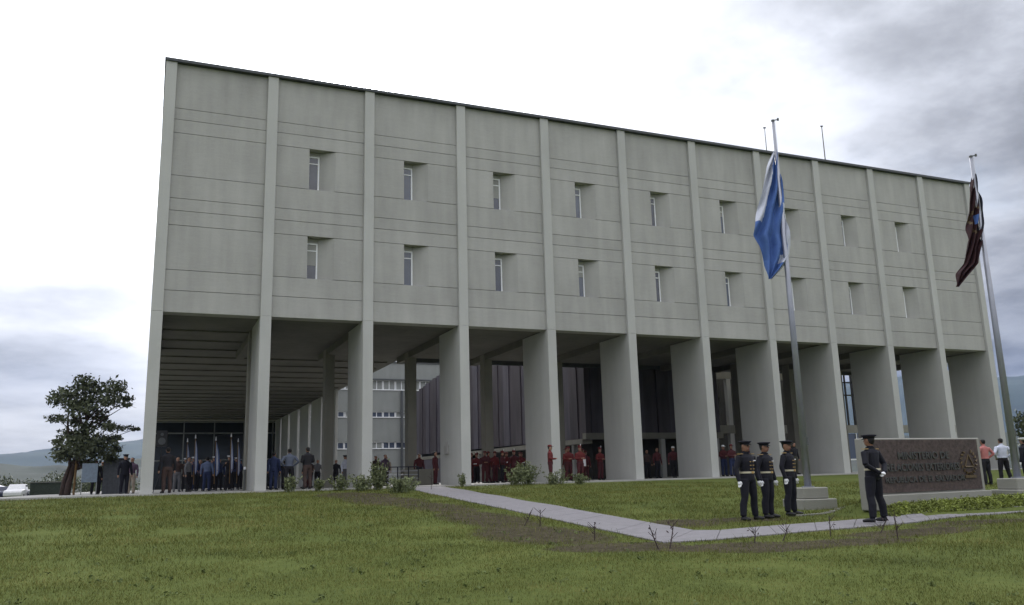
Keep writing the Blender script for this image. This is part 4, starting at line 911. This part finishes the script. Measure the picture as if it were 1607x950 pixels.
lp = []
for _ in range(300):
    a = rng.uniform(R_(-11), R_(56)); D_ = 8.0*(3.4**rng.random()); x = CAM.x+D_*math.sin(a); y = CAM.y+D_*math.cos(a)
    if y > -1.2: continue
    pl = False
    for u_a, l_a in zip(UP, LO):
        if abs(y-(u_a[1]+l_a[1])/2) < 2.2 and min(u_a[0], l_a[0])-.4 < x < max(u_a[0], l_a[0])+.4: pl = True
    if pl or (y < -21.2 and x > 9): continue
    q = random.uniform(.02, .11)
    for _k in range(random.choice((5, 8, 14))): lp.append((x+random.gauss(0, q*.6), y+random.gauss(0, q*.6), GZf(x, y)+random.uniform(.01, .05)))
M['lawn_weed'] = mat('lawn_weed', (0.085, 0.110, 0.032), 0.7, 0.5, 3.0, detail=3)
o = leaves('lawn_weeds', lp, .024, 'lawn_weed', None); tag(o, 'low broad leaved weeds scattered through the lawn grass', 'weeds', kind='stuff')
# ------------------------------------------------------------------ left background
t = thing('display_board', 'blue grey display board on two posts beside the tree', 'board', (-2.53, 8.2, -.05), R_(-4))
bm = BM(); bx(bm, -.34, .34, -.02, .02, .62, 1.5); bevel(obj('panel', bm, cm('board_blue_grey', (.16, .20, .25), .5), t), .01)
for s in (-.34, .30):
    bm = BM(); bx(bm, s, s+.04, -.02, .02, 0, .618); obj('post', bm, 'far_wall', t)
t = thing('grey_booth', 'tall dark grey panelled booth left of the first pillar', 'booth', (-1.45, 10.2, -.05))
bm = BM(); bx(bm, -.58, .55, -.5, .5, 0, 1.72); bevel(obj('body', bm, cm('booth_grey', (.070, .075, .082), .6), t), .02)
for i in range(5):
    bm = BM(); bx(bm, -.56+i*.222, -.56+i*.222+.205, -.525, -.503, .05, 1.68); obj('door_panel', bm, cm('booth_panel', (.085, .09, .10), .6), t)
bm = BM(); bx(bm, -.62, .59, -.55, .55, 1.722, 1.78); obj('roof', bm, cm('booth_roof', (.06, .06, .07), .6), t)
t = thing('low_shed', 'low dark green container behind the tree, right of the parked cars', 'container', (-5.8, 26.5, -.3))
bm = BM(); bx(bm, -1.05, 1.15, -.9, .9, 0, 1.05); bevel(obj('body', bm, cm('container_green', (.035, .045, .035), .8, .3), t), .03)
bm = BM(); bx(bm, -1.1, 1.2, -.95, .95, 1.052, 1.12); obj('lid', bm, cm('container_lid', (.14, .145, .13), .7), t)
def car(label, x, y, z, rz, paint, kind='sedan'):
    t = thing('parked_car', label, 'car', (x, y, z), rz, 'cars parked left of the building'); L_, W2 = 2.15, .86
    if kind == 'sedan': prof = [(-L_, .45), (-L_, .82), (-1.5, .95), (-1.05, 1.0), (-.55, 1.42), (.55, 1.44), (1.15, 1.0), (1.95, .92), (L_, .75), (L_, .40), (1.7, .30), (-1.7, .30)]
    elif kind == 'pickup': prof = [(-2.5, .5), (-2.5, 1.05), (-.6, 1.05), (-.5, 1.62), (.45, 1.65), (1.1, 1.1), (2.2, 1.0), (2.4, .8), (2.4, .45), (2.0, .35), (-2.0, .35)]
    else: prof = [(-2.3, .45), (-2.3, 1.75), (-2.1, 1.9), (.9, 1.9), (1.6, 1.15), (2.2, 1.05), (2.3, .85), (2.3, .4), (1.9, .3), (-1.9, .3)]
    bm = BM(); n = len(prof); rows = []
    for yy, inn in ((-W2, .0), (W2, .0)): rows.append([bm.verts.new((p[0], yy*(0.86 if p[1] > 1.2 else 1), p[1])) for p in prof])
    bm.faces.new(rows[0]); bm.faces.new(rows[1][::-1])
    for i in range(n): bm.faces.new((rows[0][i], rows[1][i], rows[1][(i+1) % n], rows[0][(i+1) % n]))
    bevel(obj('body', bm, paint, t), .05, 2)
    top = [p for p in prof if p[1] > 1.2]; xs = [p[0] for p in top]; zt = max(p[1] for p in top)
    for s in (-1, 1):
        bm = BM(); prism(bm, [(min(xs)+.08, 0), (max(xs)-.02, 0), (max(xs)-.02, .02), (min(xs)+.08, .02)], 1.08, zt-.1); o = obj('side_window', bm, 'dark_glass', t, (0, s*(W2*.93)-(.02 if s > 0 else 0), 0))
        for xx in (-1.35, 1.35):
            bm = BM(); tube(bm, [(xx, s*(W2-.16), .32), (xx, s*(W2+.02), .32)], .32, 14); w = obj('wheel', bm, 'black', t)
            bm = BM(); tube(bm, [(xx, s*(W2+.01), .32), (xx, s*(W2+.035), .32)], .18, 10); obj('rim', bm, 'pole', w)
        bm = BM(); bx(bm, L_-.08, L_+.02, s*.62-.14, s*.62+.14, .66, .80); obj('headlight', bm, 'frame', t)
    return t
car('dark sedan with bright windscreen cut by the left edge of the picture', -14.0, 69.1, -.62, R_(-80), cm('paint_dark_blue', (.02, .025, .05), .3), 'sedan')
car('white pickup truck seen end on, second vehicle from the left edge', -12.6, 68.5, -.62, R_(-95), cm('paint_white', (.62, .62, .64), .3), 'pickup')
car('white sedan parked third from the left edge, beside the green container', -10.2, 67.9, -.62, R_(-60), cm('paint_white2', (.55, .57, .6), .3), 'sedan')
# distant white roofs and dark tree belts
for i, (x, y, w, h) in enumerate(((-16.2, 78, 3.4, 1.75), (-11.9, 84, 2.6, 1.2))):
    t = thing('canopy_tent', ('larger white canopy roof behind the parked cars', 'smaller white canopy roof behind the parked cars')[i], 'tent', (x, y, -1.1), 0, 'white canopies behind the cars')
    bm = BM(); v = [bm.verts.new(p) for p in ((-w/2, -1.5, h), (w/2, -1.5, h), (w/2, 1.5, h), (-w/2, 1.5, h), (0, 0, h+.6))]
    for a, b in ((0, 1), (1, 2), (2, 3), (3, 0)): bm.faces.new((v[a], v[b], v[4]))
    bm.faces.new(v[:4][::-1]); obj('roof', bm, 'white', t)
    for a in (-1, 1):
        for b in (-1, 1): bm = BM(); tube(bm, [(a*w*.48, b*1.45, 0), (a*w*.48, b*1.45, h)], .04, 6); obj('leg', bm, 'pole', t)
def belt_tree(label, x, y, h, w, grp):
    z = GZf(x, y); t = thing('distant_tree', label, 'tree', (x, y, z), 0, grp); lp = []
    for c in range(9):
        cx_, cy_, cz_ = random.gauss(0, w*.3), random.gauss(0, w*.3), h*random.uniform(.35, .85)
        for _ in range(130):
            v = rng.normal(size=3); v /= np.linalg.norm(v); r = rng.random()**.4*w*.36; lp.append((cx_+v[0]*r, cy_+v[1]*r, max(.3, cz_+v[2]*r*.8)))
    leaves('crown', lp, h*.045, 'leaf', t); bm = BM(); tube(bm, [(0, 0, -.3), (0, 0, h*.6)], [h*.03, h*.012], 6); obj('trunk', bm, 'bark', t)
nn = ['first', 'second', 'third', 'fourth', 'fifth', 'sixth', 'seventh', 'eighth', 'ninth']
for i in range(9):
    belt_tree('dark bushy tree on the far left skyline, %s from the left' % nn[i], -26+i*3.4+random.uniform(-1, 1), 118+random.uniform(-12, 14), random.uniform(3.6, 5.2), random.uniform(3.5, 5), 'distant trees behind the parked cars')
for i, (x, y, h) in enumerate(((63, 6.5, 3.8), (69, 12, 5.0), (78, 14, 6.0), (60.5, 1.0, 2.6))):
    belt_tree('green tree right of the building beside the far flagpole, %s from the left' % nn[i], x, y, h, h*.62, 'trees right of the building')

# ------------------------------------------------------------------ air
bm = BM(); bx(bm, -3600, 4300, -4300, 3600, -45, 420)
hz = bpy.data.materials.new('air'); hz.use_nodes = True; ht = hz.node_tree; ht.nodes.remove(ht.nodes['Principled BSDF'])
pv = ht.nodes.new('ShaderNodeVolumePrincipled'); pv.inputs['Density'].default_value = 0.00010; pv.inputs['Color'].default_value = (0.34, 0.50, 0.88, 1); pv.inputs['Anisotropy'].default_value = 0.0
ht.links.new(pv.outputs[0], ht.nodes['Material Output'].inputs['Volume'])
tag(obj('haze', bm, hz), 'thin bluish air between the camera and the far mountains', kind='stuff')
